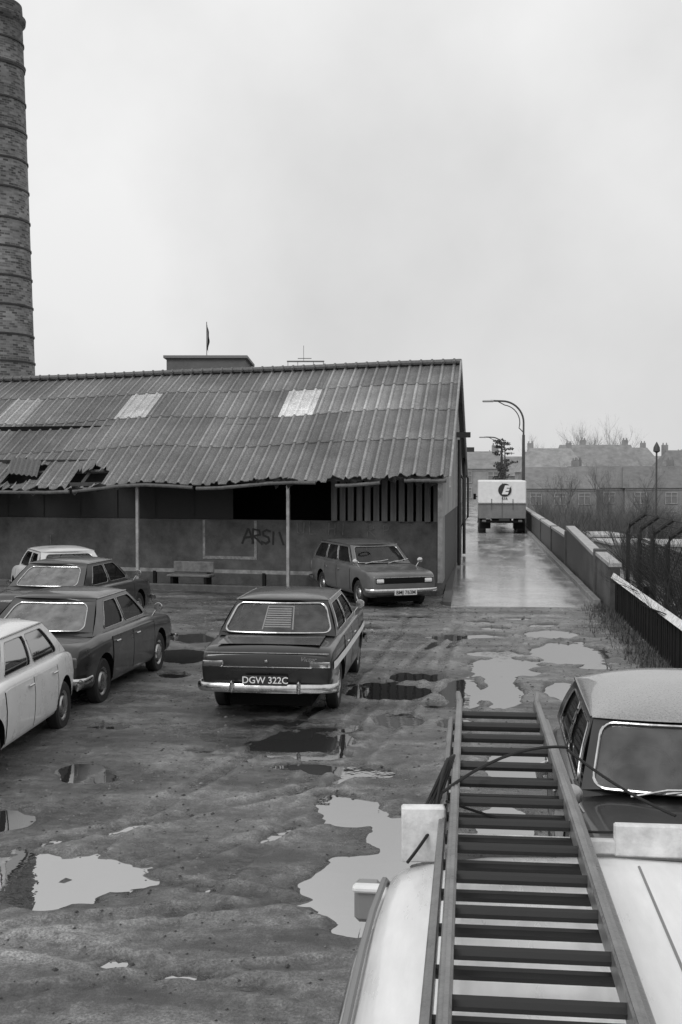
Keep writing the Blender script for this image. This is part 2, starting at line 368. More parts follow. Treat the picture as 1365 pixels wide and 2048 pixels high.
def mar(paint_,roofp=None,rw=G_MIST):
    d=dict(L=4.22,W=1.64,paint=paint_,axles=(-1.22,1.22),wr=.295,arch=.345,shoulder=.06,round=.09,
 top=[(-2.11,.76),(-2.0,.84),(-1.2,.90),(.8,.88),(1.8,.79),(2.11,.71)],bot=[(-2.11,.36),(-1.8,.28),(-1.4,.2),(1.7,.2),(2.11,.32)],
 wid=[(-2.11,.74),(-1.8,.80),(-1,.82),(1,.82),(1.8,.79),(2.11,.72)],
 cab=dict(xf=.9,xr=-1.45,rf=.32,rr=-.82,bz=.89,rz=1.31,wb=.72,wt=.55,bulge=.1,rbulge=.08,crown=.07,side=[(.17,.52),(.56,.94)],rwu=(.08,.92)),
 doors=[(-.92,-.1),(-.08,.86)],bump=(.42,.43,.08),rwglass=rw,trim=.008,trimm=chrome,strimm=chromed,
 bits=[("tail_lamp",lampred,(-2.105,.66,.66),(.04,.2,.13),.015,True),("boot_trim",chromed,(-2.11,0,.73),(.02,.8,.012),.004,False),
  ("front_grille",black,(2.10,0,.6),(.03,.9,.13),.01,False)],round_lamps=[(2.09,.58,.61,.08)],mirror=(1.1,.96),plate=("LGP 48K",-1,-2.125,.53,platem,letm))
    if roofp: d['roofpaint']=roofp
    return d
def place_right(rootobj,wheelpx,d,head,dx,W):
    p=PX(wheelpx,d); h=math.radians(head); right=Vector((math.sin(h),-math.cos(h),0))
    rootobj.location=p-right*(W/2)-Vector((math.cos(h),math.sin(h),0))*dx; rootobj.rotation_euler[2]=h
c2,_=car("saloon_car","dark saloon with misted rear window and chrome hubcaps on wet mud",(0,0),86,mar(P_dark),"cars parked in the yard")
place_right(c2,268,16.1,88.3,0,1.6)
spD=mar(P_dark2); spD['plate']=("RYY 371H",-1,-2.125,.53,platem,letm)
c3,_=car("saloon_car","dark grey saloon with round tail lamps parked near the shed",(0,0),84,spD,"cars parked in the yard")
place_right(c3,234,21.9,86,0,1.6)
L=3.75
spW=dict(L=L,W=1.56,paint=P_white,axles=(-1.2,1.17),wr=.28,arch=.33,shoulder=.07,round=.12,
 top=[(-L/2,.66),(-L/2+.15,.82),(-1.3,.88),(.7,.90),(1.3,.84),(L/2,.72)],bot=[(-L/2,.34),(-1.5,.22),(1.5,.22),(L/2,.32)],
 wid=[(-L/2,.66),(-1.6,.74),(-1,.78),(1,.78),(1.6,.74),(L/2,.66)],trimm=chromed,strim=.006,
 cab=dict(xf=.85,xr=-1.42,rf=.4,rr=-.9,bz=.88,rz=1.28,wb=.69,wt=.56,bulge=.1,rbulge=.08,crown=.07,side=[(.12,.5),(.54,.93)]),
 doors=[(-.85,-.05),(-.03,.82)],bump=(.42,.42,.09),
 bits=[("tail_lamp",lampred,(-L/2+.01,.6,.68),(.05,.08,.2),.02,True),("front_grille",chromed,(L/2-.01,0,.6),(.03,.8,.2),.02,False)],round_lamps=[(L/2-.03,.55,.62,.085)],mirror=(.95,.95),mside=())
c4,_=car("saloon_car","small white rounded saloon with chrome window surrounds on mud",(0,0),-86,spW,"cars parked in the yard")
h=math.radians(-87); pw=PX(65,12.2); left=Vector((-math.sin(h),math.cos(h),0)); c4.location=pw-left*.78; c4.rotation_euler[2]=h
spL=dict(spW); spL['paint']=P_light
c5,_=car("saloon_car","pale small saloon parked beneath the shed canopy",(0,0),110,spL,"cars parked in the yard")
p5=PX(116,25.8); c5.location=(p5.x,p5.y,0); c5.rotation_euler[2]=math.radians(122)
L=4.2
spE=dict(L=L,W=1.58,paint=P_mid,axles=(-1.20,1.26),wr=.29,arch=.34,shoulder=.045,round=.06,
 top=[(-L/2,.82),(-L/2+.08,.88),(.7,.88),(1.9,.80),(L/2,.74)],bot=[(-L/2,.34),(-1.6,.24),(1.7,.22),(L/2,.32)],
 wid=[(-L/2,.73),(-1.8,.775),(-1,.79),(1,.79),(1.8,.775),(L/2,.73)],
 cab=dict(xf=.82,xr=-2.02,rf=.25,rr=-1.70,bz=.88,rz=1.31,wb=.70,wt=.57,bulge=.1,rbulge=.04,crown=.05,side=[(.04,.33),(.36,.63),(.66,.96)]),
 doors=[(-.9,-.1),(-.08,.8)],bump=(.41,.41,.08),wsglass=G_CLEAR,trimm=chromed,
 plate=("BMJ 763M",1,L/2+.085,.37,M("white_plate",.6,.4),platem),
 bits=[("front_grille",black,(L/2+.002,0,.62),(.02,1.32,.12),.01,False),("headlamp",lampclear,(L/2+.015,.56,.62),(.03,.17,.09),.012,True),("grille_trim",chromed,(L/2+.01,0,.69),(.02,1.36,.012),.005,False),
  ("tail_lamp",lampred,(-L/2+.0,.68,.68),(.04,.1,.2),.015,True)],mirror=(1.15,.96),mside=(-1,1),wipers=True)
c6,_=car("estate_car","mid-grey estate car with rectangular headlamps beside the graffiti wall",(0,0),-58,spE,"cars parked in the yard")
h=math.radians(-64); pe=PX(675,27.0); right=Vector((math.sin(h),-math.cos(h),0)); c6.location=pe-right*.79; c6.rotation_euler[2]=h
L=4.5
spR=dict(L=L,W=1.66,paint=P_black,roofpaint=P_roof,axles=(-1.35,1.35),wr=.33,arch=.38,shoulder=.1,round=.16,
 top=[(-L/2,.72),(-L/2+.2,.88),(-1.2,1.02),(.7,1.05),(1.6,1.0),(L/2-.05,.88),(L/2,.78)],bot=[(-L/2,.36),(-1.6,.26),(1.7,.26),(L/2,.34)],
 wid=[(-L/2,.66),(-1.6,.8),(-1,.83),(.8,.82),(1.5,.76),(L/2,.66)],roofexp=(2.2,2.4),
 cab=dict(xf=.78,xr=-1.55,rf=.44,rr=-.95,bz=1.04,rz=1.455,wb=.73,wt=.62,bulge=.14,rbulge=.16,crown=.15,side=[(.14,.5),(.55,.93)],wsv=(.14,.94),wsu=(.04,.96)),
 doors=[(-.9,-.1),(-.08,.75)],bump=(.46,.46,.12),wsglass=G_WS,trim=.009,strimm=chromed,mirm=chromed,railm=P_black,
 bits=[("front_grille",chrome,(L/2-.02,0,.72),(.06,.5,.36),.05,False),("tail_lamp",lampred,(-L/2+.04,.6,.7),(.05,.08,.18),.02,True)],round_lamps=[(L/2-.12,.56,.76,.1)],mirror=(1.02,1.10),mside=(-1,),wipers=True)
c7,_=car("saloon_car","old black rounded saloon with wet roof facing the van",(0,0),-90,spR)
c7.location=(1.39,7.72,0); c7.rotation_euler[2]=math.radians(-91)
G().tube([(.95,0,1.075),(1.4,0,1.045),(1.9,0,.985),(2.1,0,.94)],[.01,.014,.014,.01],6).obj("bonnet_ridge",chromed,c7)
# ---------------------------------------------------------------- van with rack
vanw=M("white_van_paint",.76,.32,0,3.2,.16,coat=.4,stretch=(.45,2.2,1)); 
van=empty("van",(.48,2.9,0),math.pi/2); tag(van,"white van with roof rack board and wing mirror","van")
def vtop(x): return float(np.interp(x,[-2.3,-2.22,-2.1,1.0,1.12,1.2,1.62,1.7,2.1,2.18],[1.45,1.58,1.63,1.64,1.61,1.56,1.05,1.0,.86,.6]))
def vhw(z): return float(np.interp(z,[.3,.4,.9,1.2,1.42,1.5,1.6],[.74,.8,.87,.88,.835,.79,.73]))
g=G(); xs=list(np.linspace(-2.3,2.18,60)); n=0; rings=[]
for x in xs:
    zt=vtop(x); ps=[(0,.3)]; zz=[.3,.4,.65,.9,1.2,1.42,1.53]
    endf=1-.06*max(0,(abs(x)-1.9)/.35)-(.05*min(1,max(0,(x-.7)/.7)))
    ez=max(.5,zt-.09)
    for z in zz:
        z2=min(z,ez); ps.append((vhw(z2)*endf,z2))
    w=ps[-1][0]; ps+=[(w-.02,ez+.035),(w-.06,zt-.03),(w-.14,zt-.008),(w*.55,zt+.02),(0,zt+.035)]
    rings.append([(x,y,z) for y,z in ps]+[(x,-y,z) for y,z in ps[-2:0:-1]])
n=len(rings[0]); vs=[v for r in rings for v in r]
fs=[(i*n+j,(i+1)*n+j,(i+1)*n+(j+1)%n,i*n+(j+1)%n) for i in range(len(xs)-1) for j in range(n)]+[tuple(range(n)),tuple((len(xs)-1)*n+j for j in range(n))[::-1]]
g.add(vs,fs); g.obj("body",vanw,van,45)
gapm=M("roof_seam_shadow",.22,.6)
for s in(-1,1): G().tube([(x,s*(vhw(1.5)+.0)*(1-(.05*min(1,max(0,(x-.7)/.7)))),min(1.545,vtop(x)-.06)) for x in np.linspace(-2.2,1.1,12)]+[(1.25,s*.74,1.45),(1.62,s*.76,1.02)],.012,6).obj("roof_gutter",gapm,van)
for y in(-.07,-.62): G().tube([(x,y,vtop(x)+.036*(1-(abs(y)/.75)**2)-.0035) for x in np.linspace(-2.0,.95,10)],.005,5).obj("roof_seam",gapm,van)
G().grid(lambda u,v:(1.215+.40*v+.02,(-.62-.03*v)+(1.24+.06*v)*u,1.50-.46*v+.085+.02),6,4).obj("windscreen",G_CLEAR,van)
for s in(-1,1): G().grid(lambda u,v:(.3+.8*u+.25*(v)*u,s*(vhw(1.42-.4*v)+.006),1.42-.4*v),5,4).obj("side_window",G_CLEAR,van)
for x in(-1.35,1.35):
    for s in(-1,1):
        wheel(van,x,s*.80,.3,.16,s)
G().tube([(2.2,-.74,.45),(2.26,-.5,.45),(2.28,0,.45),(2.26,.5,.45),(2.2,.74,.45)],.06,8,flat=(.5,1)).obj("front_bumper",chrome,van)
for s in(-1,1): G().lathe([(.1,0),(.1,.03),(.08,.045),(.004,.06)],18,axis='x',c=(2.12,s*.55,.74)).obj("headlamp",lampclear,van)
g=G(); g.box((1.70,.875,1.25),(.05,.11,.17),bev=.02); g.tube([(1.6,.78,1.05),(1.66,.85,1.15),(1.69,.87,1.24)],.01,6); mr_=g.obj("wing_mirror",M("mirror_casing",.26,.35,.2),van)
G().box((1.67,.875,1.31),(.05,.118,.03),bev=.01).obj("mirror_cap",whitep,mr_,None)
rackm=M("white_rack_board",.62,.5,0,9,.35,bump=.3,bs=25)
rack=empty("roof_rack",(.46,4.03,1.655)); tag(rack,"white painted board rack bolted across the van roof","roof rack")
G().box((-.615,-.02,.055),(.15,.05,.19),bev=.006,rz=.08).obj("rack_end_board",rackm,rack,None)
G().box((.52,0,.05),(.98,.035,.11),bev=.006).obj("rack_front_board",rackm,rack,None)
G().box((-.25,0,.025),(.6,.03,.05),bev=.006).obj("rack_cross_bar",rackm,rack,None)
g=G(); g.box((.02,-2.6,.04),(1.35,.04,.08),bev=.006); g.obj("rack_rear_bar",rackm,rack,None)
for x in(-.52,-.1,.3,.85): G().box((x,.02,.0),(.03,.05,.1)).obj("rack_bracket",chromed,rack,None)
# ladder
lad=M("aluminium_ladder_rail",.19,.38,.35,6,.5,bump=.2,bs=40); ladr=M("ladder_rung_dark",.016,.5,.1,10,.3)
le=empty("extension_ladder",(.145,1.0,1.88)); le.rotation_euler=(math.atan(-.0215),0,0); tag(le,"grimy extension ladder lying along the van roof","ladder")
def lsec(name,w,z,y0,y1,off,rw,rh,rr=.0175):
    e=empty(name,(0,0,0),0,le)
    for s in(-1,1):
        g=G(); g.box((s*w/2,(y0+y1)/2,z),(rw,y1-y0,rh),bev=.004); g.box((s*(w/2-.004),(y0+y1)/2,z+rh/2+.002),(rw*.35,y1-y0-.02,.004)); g.obj("rail",lad,e,None)
    y=y0+off; 
    while y<y1-.05:
        g=G(); g.tube([(-w/2,y,z),(w/2,y,z)],rr,8,flat=(1,1)); g.obj("rung",ladr,e); y+=.272
lsec("upper_section",.385,.0,-.9,4.98,.14,.030,.06)
lsec("lower_section",.468,-.075,-.9,4.87,.21,.026,.055)
for s in(-1,1): G().tube([(s*.19,4.9,.02),(s*.2,5.0,.05),(s*.2,5.02,.0)],.014,6).obj("ladder_hook",lad,le)
ropem=M("dark_rope",.015,.8)
rp=G()
def sag(a,b,s=.05,n=10):
    a,b=Vector(a),Vector(b); return [a.lerp(b,t)+Vector((0,0,-s*4*t*(1-t))) for t in np.linspace(0,1,n)]
rp.tube(sag((-.09,4.1,1.83),(.39,4.7,1.86),-.05),.006,5); rp.tube(sag((.39,4.7,1.85),(.75,4.35,1.70),.02),.006,5)
for k in range(4): rp.tube(sag((-.08+.008*k,4.5+.02*k,1.85),(-.17+.012*k,4.07,1.74-.01*k),.0),.006,5)
rp.tube(sag((-.12,4.08,1.72),(-.08,4.5,1.85),-.04),.006,5); rp.tube(sag((-.2,3.85,1.66),(-.08,4.12,1.78),.01),.006,5); rp.tube(sag((-.08,4.1,1.8),(.5,4.06,1.72),.03),.005,5)
tag(rp.obj("tie_rope",ropem),"thin dark rope lashing the ladder to the rack","rope")
# ---------------------------------------------------------------- ground
def vnoise(X,Y,sc,seed):
    r=np.random.default_rng(seed).random((257,257)); x=X/sc+1000.3;y=Y/sc+1000.7
    xi=np.floor(x).astype(int);yi=np.floor(y).astype(int);fx=x-xi;fy=y-yi;fx=fx*fx*(3-2*fx);fy=fy*fy*(3-2*fy)
    a=r[xi%256,yi%256];b=r[(xi+1)%256,yi%256];c=r[xi%256,(yi+1)%256];d=r[(xi+1)%256,(yi+1)%256]
    return (a*(1-fx)+b*fx)*(1-fy)+(c*(1-fx)+d*fx)*fy
def fbm(X,Y,sc,seed,o=4): return sum(vnoise(X,Y,sc/2**k,seed+k)*.5**k for k in range(o))/sum(.5**k for k in range(o))-.5
gx=np.concatenate([[-1500,-400,-120,-50,-25,-15],np.arange(-11,3.6,.045),[3.8,4.2,5,6.5,8,10,14,20,35,60,120,400,1500]])
gy=np.concatenate([[-1500,-300,-60,-20,-5,0],np.arange(3.5,12,.035),np.arange(12,30,.07),[31,32,34,37,40,45,52,60,75,95,130,200,400,900,2500]])
Xg,Yg=np.meshgrid(gx,gy,indexing='ij')
Z=.026+.042*fbm(Xg,Yg,2.2,1)+.034*fbm(Xg,Yg,.6,5,4)+.022*fbm(Xg,Yg,.16,9,3)
def rut(x0,y0,x1,y1,bend,wd,dp):
    global Z
    dx,dy=x1-x0,y1-y0; LL=math.hypot(dx,dy); ux,uy=dx/LL,dy/LL
    t=((Xg-x0)*ux+(Yg-y0)*uy)/LL; off=(-(Xg-x0)*uy+(Yg-y0)*ux)+bend*4*t*(1-t)+.15*fbm(Xg,Yg,1.2,55)
    m=np.clip(t*6,0,1)*np.clip((1-t)*6,0,1)
    tread=.5+.5*np.sign(np.sin(t*LL*58+np.abs(off)*20))
    Z+=m*dp*(1.1*np.exp(-((np.abs(off)-wd*1.5)/(wd*.5))**2)-np.exp(-(off/wd)**4)*(.6+.5*tread))
for o in(0,1.35):
    rut(-4+o,4.5,-1.2+o*.7,26,.8,.09,.015); rut(-8,7.5+o,1.5,5.2+o,-.7,.10,.018); rut(-1.6+o,8,.3+o,25,-.4,.10,.013); rut(-7,6+o*.9,-.4,11+o,.9,.09,.015); rut(-6,4+o*.8,0,7+o*.8,-.5,.08,.015)
pud=[(965,1040,1358,1410),(890,965,1362,1408),(935,1080,1318,1350),(1075,1210,1284,1326),(1060,1150,1262,1279),(945,1028,1303,1316),(1094,1158,1366,1400),(505,690,1470,1512),(700,842,1368,1400),
(790,885,1348,1362),(335,425,1268,1286),(300,430,1298,1322),(745,835,1428,1452),(640,775,1533,1553),(636,765,1598,1650),(650,840,1700,1860),(740,860,1640,1740),(-60,260,1706,1816),(115,220,1524,1562),
(965,1010,1255,1262),(935,1000,1268,1276),(860,930,1270,1280),(1165,1215,1330,1340),(690,760,1252,1262),(1000,1060,1236,1242),(940,990,1243,1248),(980,1090,1500,1560),(960,1060,1600,1700),(-40,60,1625,1665),(655,700,1510,1520),(230,300,1285,1300),(845,880,1408,1415),(1065,1110,1248,1254),(320,372,1346,1356),(430,470,1236,1242),(560,620,1232,1238),
(170,260,1450,1462),(560,640,1530,1540),(380,430,1500,1508),(500,610,1440,1450),(600,690,1455,1463),(880,930,1440,1460),(770,860,1232,1238),(640,700,1590,1602)]
nA=fbm(Xg,Yg,.8,31,5); nB=fbm(Xg,Yg,.3,41,4)
for a,b,t,bt in pud:
    c=P((a+b)/2,(t+bt)/2); l=P(a,(t+bt)/2); f0=P((a+b)/2,bt); f1=P((a+b)/2,t)
    rx=abs(c.x-l.x)+.02; ry=abs(f1.y-f0.y)/2+.02
    cy=(f1.y+f0.y)/2
    cxl=c.x+ (Yg-cy)*c.x/max(cy,1)*.8
    r=np.sqrt(((Xg-cxl)/rx)**2+((Yg-cy)/ry)**2)+nA*1.0+nB*.75
    k=np.clip((1.32-r)/.5,0,1); k=k*k*(3-2*k)
    Z-=k*.065
def sst(v): v=np.clip(v,0,1); return v*v*(3-2*v)
drop=sst((Xg-3.5)/7)*sst((Yg-10)/15)*2.4
Z-=drop
Z=np.where(Yg>30,np.minimum(Z,-.02+Z*0-drop),Z)
Z=np.where((Xg<-11.2)|(Yg<3.4),.02-drop,Z)
nx,ny=len(gx),len(gy)
V=np.stack([Xg,Yg,Z],-1).reshape(-1,3)
ii=np.arange(nx*ny).reshape(nx,ny); Q=np.stack([ii[:-1,:-1],ii[1:,:-1],ii[1:,1:],ii[:-1,1:]],-1).reshape(-1,4)
me=bpy.data.meshes.new("ground"); me.vertices.add(len(V)); me.vertices.foreach_set("co",V.ravel()); me.loops.add(Q.size); me.loops.foreach_set("vertex_index",Q.ravel())
me.polygons.add(len(Q)); me.polygons.foreach_set("loop_start",np.arange(0,Q.size,4)); me.update(calc_edges=True); me.validate(); me.shade_smooth()
gm=bpy.data.materials.new("wet_mud_and_gravel"); gm.use_nodes=True; nt=gm.node_tree; N=nt.nodes; Lk=nt.links; b=N['Principled BSDF']
geo=N.new('ShaderNodeNewGeometry'); sx=N.new('ShaderNodeSeparateXYZ'); Lk.new(geo.outputs['Position'],sx.inputs[0])
def noise(sc,det=8,ro=.65,vec=None):
    n=N.new('ShaderNodeTexNoise'); n.inputs['Scale'].default_value=sc; n.inputs['Detail'].default_value=det; n.inputs['Roughness'].default_value=ro; Lk.new(vec or geo.outputs['Position'],n.inputs['Vector']); return n.outputs['Fac']
def mrange(v,a,b_,c,d):
    m_=N.new('ShaderNodeMapRange'); m_.inputs[1].default_value=a; m_.inputs[2].default_value=b_; m_.inputs[3].default_value=c; m_.inputs[4].default_value=d; Lk.new(v,m_.inputs[0]); return m_.outputs[0]
def math_(op,a,b_):
    m_=N.new('ShaderNodeMath'); m_.operation=op
    for i,v in enumerate((a,b_)):
        if isinstance(v,(int,float)): m_.inputs[i].default_value=v
        else: Lk.new(v,m_.inputs[i])
    return m_.outputs[0]
mpg=N.new('ShaderNodeMapping'); mpg.inputs['Rotation'].default_value=(0,0,.35); mpg.inputs['Scale'].default_value=(.45,1.5,1); Lk.new(geo.outputs['Position'],mpg.inputs[0])
n1=noise(.9,9,.7,mpg.outputs[0]); n2=noise(9,8,.75); n3=noise(60,5,.75); n6=noise(.55,5,.6)
colv=math_('MULTIPLY',mrange(n1,.37,.63,.012,.165),mrange(n2,.34,.66,.3,1.7))
colv=math_('MULTIPLY',colv,mrange(n3,.34,.66,.25,1.75))
colv=math_('MULTIPLY',colv,mrange(sx.outputs['Z'],.0,.045,.25,1.6))
Lk.new(colv,b.inputs['Base Color'])
ro=math_('ADD',mrange(sx.outputs['Z'],.0,.03,.08,.34),mrange(n6,.38,.62,-.12,.26)); Lk.new(ro,b.inputs['Roughness'])
b.inputs['IOR'].default_value=1.95
bp=N.new('ShaderNodeBump'); bp.inputs['Strength'].default_value=1.0; bp.inputs['Distance'].default_value=.035
Lk.new(math_('ADD',n2,math_('MULTIPLY',n3,.4)),bp.inputs['Height']); Lk.new(bp.outputs['Normal'],b.inputs['Normal'])
me.materials.append(gm); go=bpy.data.objects.new("ground",me); link(go); go["kind"]="structure"; go["label"]="wet pot-holed mud and gravel yard"
# water
wm=bpy.data.materials.new("puddle_water"); wm.use_nodes=True; N=wm.node_tree.nodes; Lk=wm.node_tree.links; N.clear()
o=N.new('ShaderNodeOutputMaterial'); d=N.new('ShaderNodeBsdfDiffuse'); d.inputs[0].default_value=(.04,.04,.04,1); gl_=N.new('ShaderNodeBsdfGlossy'); gl_.inputs[0].default_value=(1,1,1,1); gl_.inputs['Roughness'].default_value=.01
geo=N.new('ShaderNodeNewGeometry'); nn=N.new('ShaderNodeTexNoise'); nn.inputs['Scale'].default_value=5; nn.inputs['Detail'].default_value=3; Lk.new(geo.outputs['Position'],nn.inputs['Vector'])
bp=N.new('ShaderNodeBump'); bp.inputs['Strength'].default_value=.05; bp.inputs['Distance'].default_value=.02; Lk.new(nn.outputs['Fac'],bp.inputs['Height']); Lk.new(bp.outputs['Normal'],gl_.inputs['Normal'])
fr=N.new('ShaderNodeFresnel'); fr.inputs['IOR'].default_value=7.5; mx=N.new('ShaderNodeMixShader'); Lk.new(fr.outputs[0],mx.inputs[0]); Lk.new(d.outputs[0],mx.inputs[1]); Lk.new(gl_.outputs[0],mx.inputs[2]); Lk.new(mx.outputs[0],o.inputs[0])
wo=mk("puddle_water",[(-10.9,3.6,0),(3.4,3.6,0),(3.4,25.4,0),(-10.9,25.4,0)],[(0,1,2,3)],wm); wo["kind"]="structure"; wo["label"]="rainwater lying in the pot-holes of the yard"
# ---------------------------------------------------------------- lane
lm=bpy.data.materials.new("wet_concrete_lane"); lm.use_nodes=True; nt=lm.node_tree; N=nt.nodes; Lk=nt.links; b=N['Principled BSDF']
geo=N.new('ShaderNodeNewGeometry')
n1=noise(.8,8,.6); n2=noise(12,7,.7)
mp=N.new('ShaderNodeMapping'); mp.inputs['Scale'].default_value=(1.2,.25,1); Lk.new(geo.outputs['Position'],mp.inputs[0]); n4=noise(1,6,.6,mp.outputs[0])
Lk.new(math_('MULTIPLY',mrange(n1,.3,.7,.2,.42),mrange(n2,.3,.7,.65,1.35)),b.inputs['Base Color'])
Lk.new(mrange(n4,.38,.6,.05,.24),b.inputs['Roughness']); b.inputs['IOR'].default_value=3.8
bp=N.new('ShaderNodeBump'); bp.inputs['Strength'].default_value=.18; bp.inputs['Distance'].default_value=.01; Lk.new(n2,bp.inputs['Height']); Lk.new(bp.outputs['Normal'],b.inputs['Normal'])
g=G(); y=25.6
while y<214:
    g.box((1.16,y+2.98,-.02),(3.12,5.965,.13)); y+=6
g.box((1.16,120,-.055),(3.10,188,.13)); lo=g.obj("lane",lm,None,None); lo["kind"]="structure"; lo["label"]="wet concrete lane beside the shed"
conc=M("weathered_concrete",.2,.6,0,4,.45,bump=.4,bs=15); concd=M("dark_stained_concrete",.06,.7,0,3,.5,bump=.4,bs=12)
kb=G(); 
for k in range(40): kb.box((2.80+random.uniform(-.01,.01),26.2+k*2.0+1,.06),(.15,1.985,.2),bev=.012)
ko=kb.obj("kerb",conc,None,None); ko["kind"]="structure"
kb=G().box((-.5,60,.03),(.2,68,.14),bev=.01).obj("kerb",concd,None,None); kb["kind"]="structure"
def parapet(y0,y1,z0,z1,m,lab,x=3.02,w=.2):
    e=empty("parapet_wall",(x,y0,0)); L_=y1-y0
    g=G(); g.add([(-w/2,0,-2.5),(w/2,0,-2.5),(w/2,L_,-2.5),(-w/2,L_,-2.5),(-w/2,0,z0),(w/2,0,z0),(w/2,L_,z1),(-w/2,L_,z1)],[(0,3,2,1),(4,5,6,7),(0,1,5,4),(1,2,6,5),(2,3,7,6),(3,0,4,7)]); g.obj("wall",m,e,None)
    g=G(); a=w/2+.03; g.add([(-a,-.01,z0+.002),(a,-.01,z0+.002),(a,L_+.01,z1+.002),(-a,L_+.01,z1+.002),(-a,-.01,z0+.08),(a,-.01,z0+.08),(a,L_+.01,z1+.08),(-a,L_+.01,z1+.08)],[(0,3,2,1),(4,5,6,7),(0,1,5,4),(1,2,6,5),(2,3,7,6),(3,0,4,7)]); g.obj("coping",M("pale_coping",.36,.55,0,6,.35),e,None)
    tag(e,lab,"wall","parapet sections along the lane"); return e
conc2=M("parapet_concrete",.07,.65,0,1.6,.6,bump=.4,bs=15)
parapet(24.9,27.6,.98,1.04,conc2,"pale concrete parapet end section beside lane")
parapet(27.95,36.0,.98,1.26,conc2,"pale concrete parapet section beside lane")
for k in range(7): parapet(36.4+k*6.4,36.4+k*6.4+6.1,.95,.95,concd,"dark stained parapet section along the lane")
for y in(27.78,36.2,42.6,49.0):
    e=G().box((3.02,y,.0),(.3,.26,2.36 if y<37 else 2.1),bev=.02).obj("parapet_pier",conc2,None,None); tag(e,"square concrete parapet pier beside the lane","pier","parapet piers along the lane")
fencem=M("creosoted_timber",.012,.85,0,12,.5,spec=.2); rail_m=M("pale_weathered_rail",.8,.6,0,10,.35)
def picket(y0,y1):
    e=empty("picket_fence",(3.03,y0,0)); 
    g=G(); y=0
    while y<y1-y0:
        g.box((random.uniform(-.01,.01),y,.33),(.03,.10,1.02+random.uniform(-.05,.03)),rx=random.uniform(-.04,.04)); y+=.21
    g.obj("pales",fencem,e,None)
    L_=y1-y0; G().box((-.055,L_/2,.80),(.04,L_-.01,.12),ry=.5).obj("rail",rail_m,e,None)
    G().box((.05,.02,.4),(.1,.1,1.1)).obj("post",fencem,e,None)
    tag(e,"dark timber pale fence with whitened top rail","fence","pale fence panels along the yard")
for a,b_ in((12,16.4),(16.5,20.9),(21,25.2)): picket(a,b_)
wire=M("rusty_fence_wire",.015,.8,.1); cpost=M("dark_fence_post",.015,.8,0,8,.4)
mf=empty("chain_link_fence",(3.5,12.6,0)); tag(mf,"dark chain-link fence with cranked barbed-wire posts","fence")
for k in range(9):
    y=k*1.75
    g=G(); g.tube([(0,y,-.8),(0,y,1.66),(.05,y,1.80),(.38,y+.0,2.04)],.048,6); g.obj("post",cpost,mf)
g=G()
for z in(.1,.6,1.1,1.6): g.tube([(0,0,z),(0,14.0,z)],.011,4)
for (x,z) in((.12,1.85),(.24,1.94),(.36,2.03)): g.tube([(x,0,z),(x,14.0,z)],.010,4)
y=0
while y<14.0:
    for sg in(-1,1):
        g.tube([(0.003*sg,y,-.1),(0.003*sg,y+sg*1.7,1.6)],.0055,3,cap=False)
    y+=.14
g.obj("mesh",wire,mf,None)
# ---------------------------------------------------------------- shed
CPX=886; Dc=28.1; m_s=.27
Cc=PX(CPX,Dc); D0=Dc*(1+m_s*(CPX-682.5)/F)
def facpt(px): u=(px-682.5)/F; return PX(px,D0/(1+m_s*u))
av=(facpt(0)-Cc); av.z=0; AL=av.length; av.normalize()
bv=Vector((math.sin(-YAW+math.atan((1000-682.5)/F)),math.cos(-YAW+math.atan((1000-682.5)/F)),0))
shed=empty("shed",(Cc.x,Cc.y,0)); tag(shed,"long shed with mossy corrugated roof, broken eaves and graffiti","shed")
def S(s,t,z): return av*s+bv*t+Vector((0,0,z))
R_=7.1; SL=21.0
def zroof(s,t):
    ze=2.95-.019*s; zr=6.23-.014*s
    sagd=.06*math.sin(s*.9)*math.exp(-((t-3)/3)**2) + .04*math.sin(s*1.7+1)*(1-min(1,max(0,t)/3)) - .13*math.exp(-((s-11)/2.0)**2)*(1-min(1,max(0,t+.4)/3.5))
    return (ze+(zr-ze)*t/R_ if t<=R_ else zr-(zr-ze)*(t-R_)/R_)+sagd*(1 if s>.8 else s/.8 if s>0 else 0)
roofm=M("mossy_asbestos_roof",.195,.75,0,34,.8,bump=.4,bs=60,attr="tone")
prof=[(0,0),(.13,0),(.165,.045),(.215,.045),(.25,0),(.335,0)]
rib_shade=[.62,.8,1.0,1.35,.5,.62]  # rib highlights, darker flank and troughs: light and shade painted into the tone
rows=[-.38,1.75,3.6,5.4,7.1]
vs=[];fs=[];tone=[]
panels={}
nsheet=int(SL/1.005)
def sheet_at(px,row,tf=.5):
    best=None
    for i in range(nsheet):
        t=rows[row]*(1-tf)+rows[row+1]*tf
        p=S(-.18+1.005*(i+.5),t,zroof(i,t))+shed.location
        dd=abs(proj(p)[0]-px)
        if best is None or dd<best[0]: best=(dd,i)
    return best[1]
for px,r,t in((35,2,2.2),(298,2,2.5),(571,2,3.0),(716,2,1.6),(690,2,1.35),(782,2,1.45),(700,3,1.45),(20,2,1.8),(500,3,.8),(120,1,.7),(450,1,1.15),(800,0,.85),(640,1,.8),(20,1,.7),(80,1,.75)): panels[(sheet_at(px,r),r)]=t
ha,hb_,hc=sheet_at(78,0,.6),sheet_at(40,0,.6),sheet_at(150,0,.1)
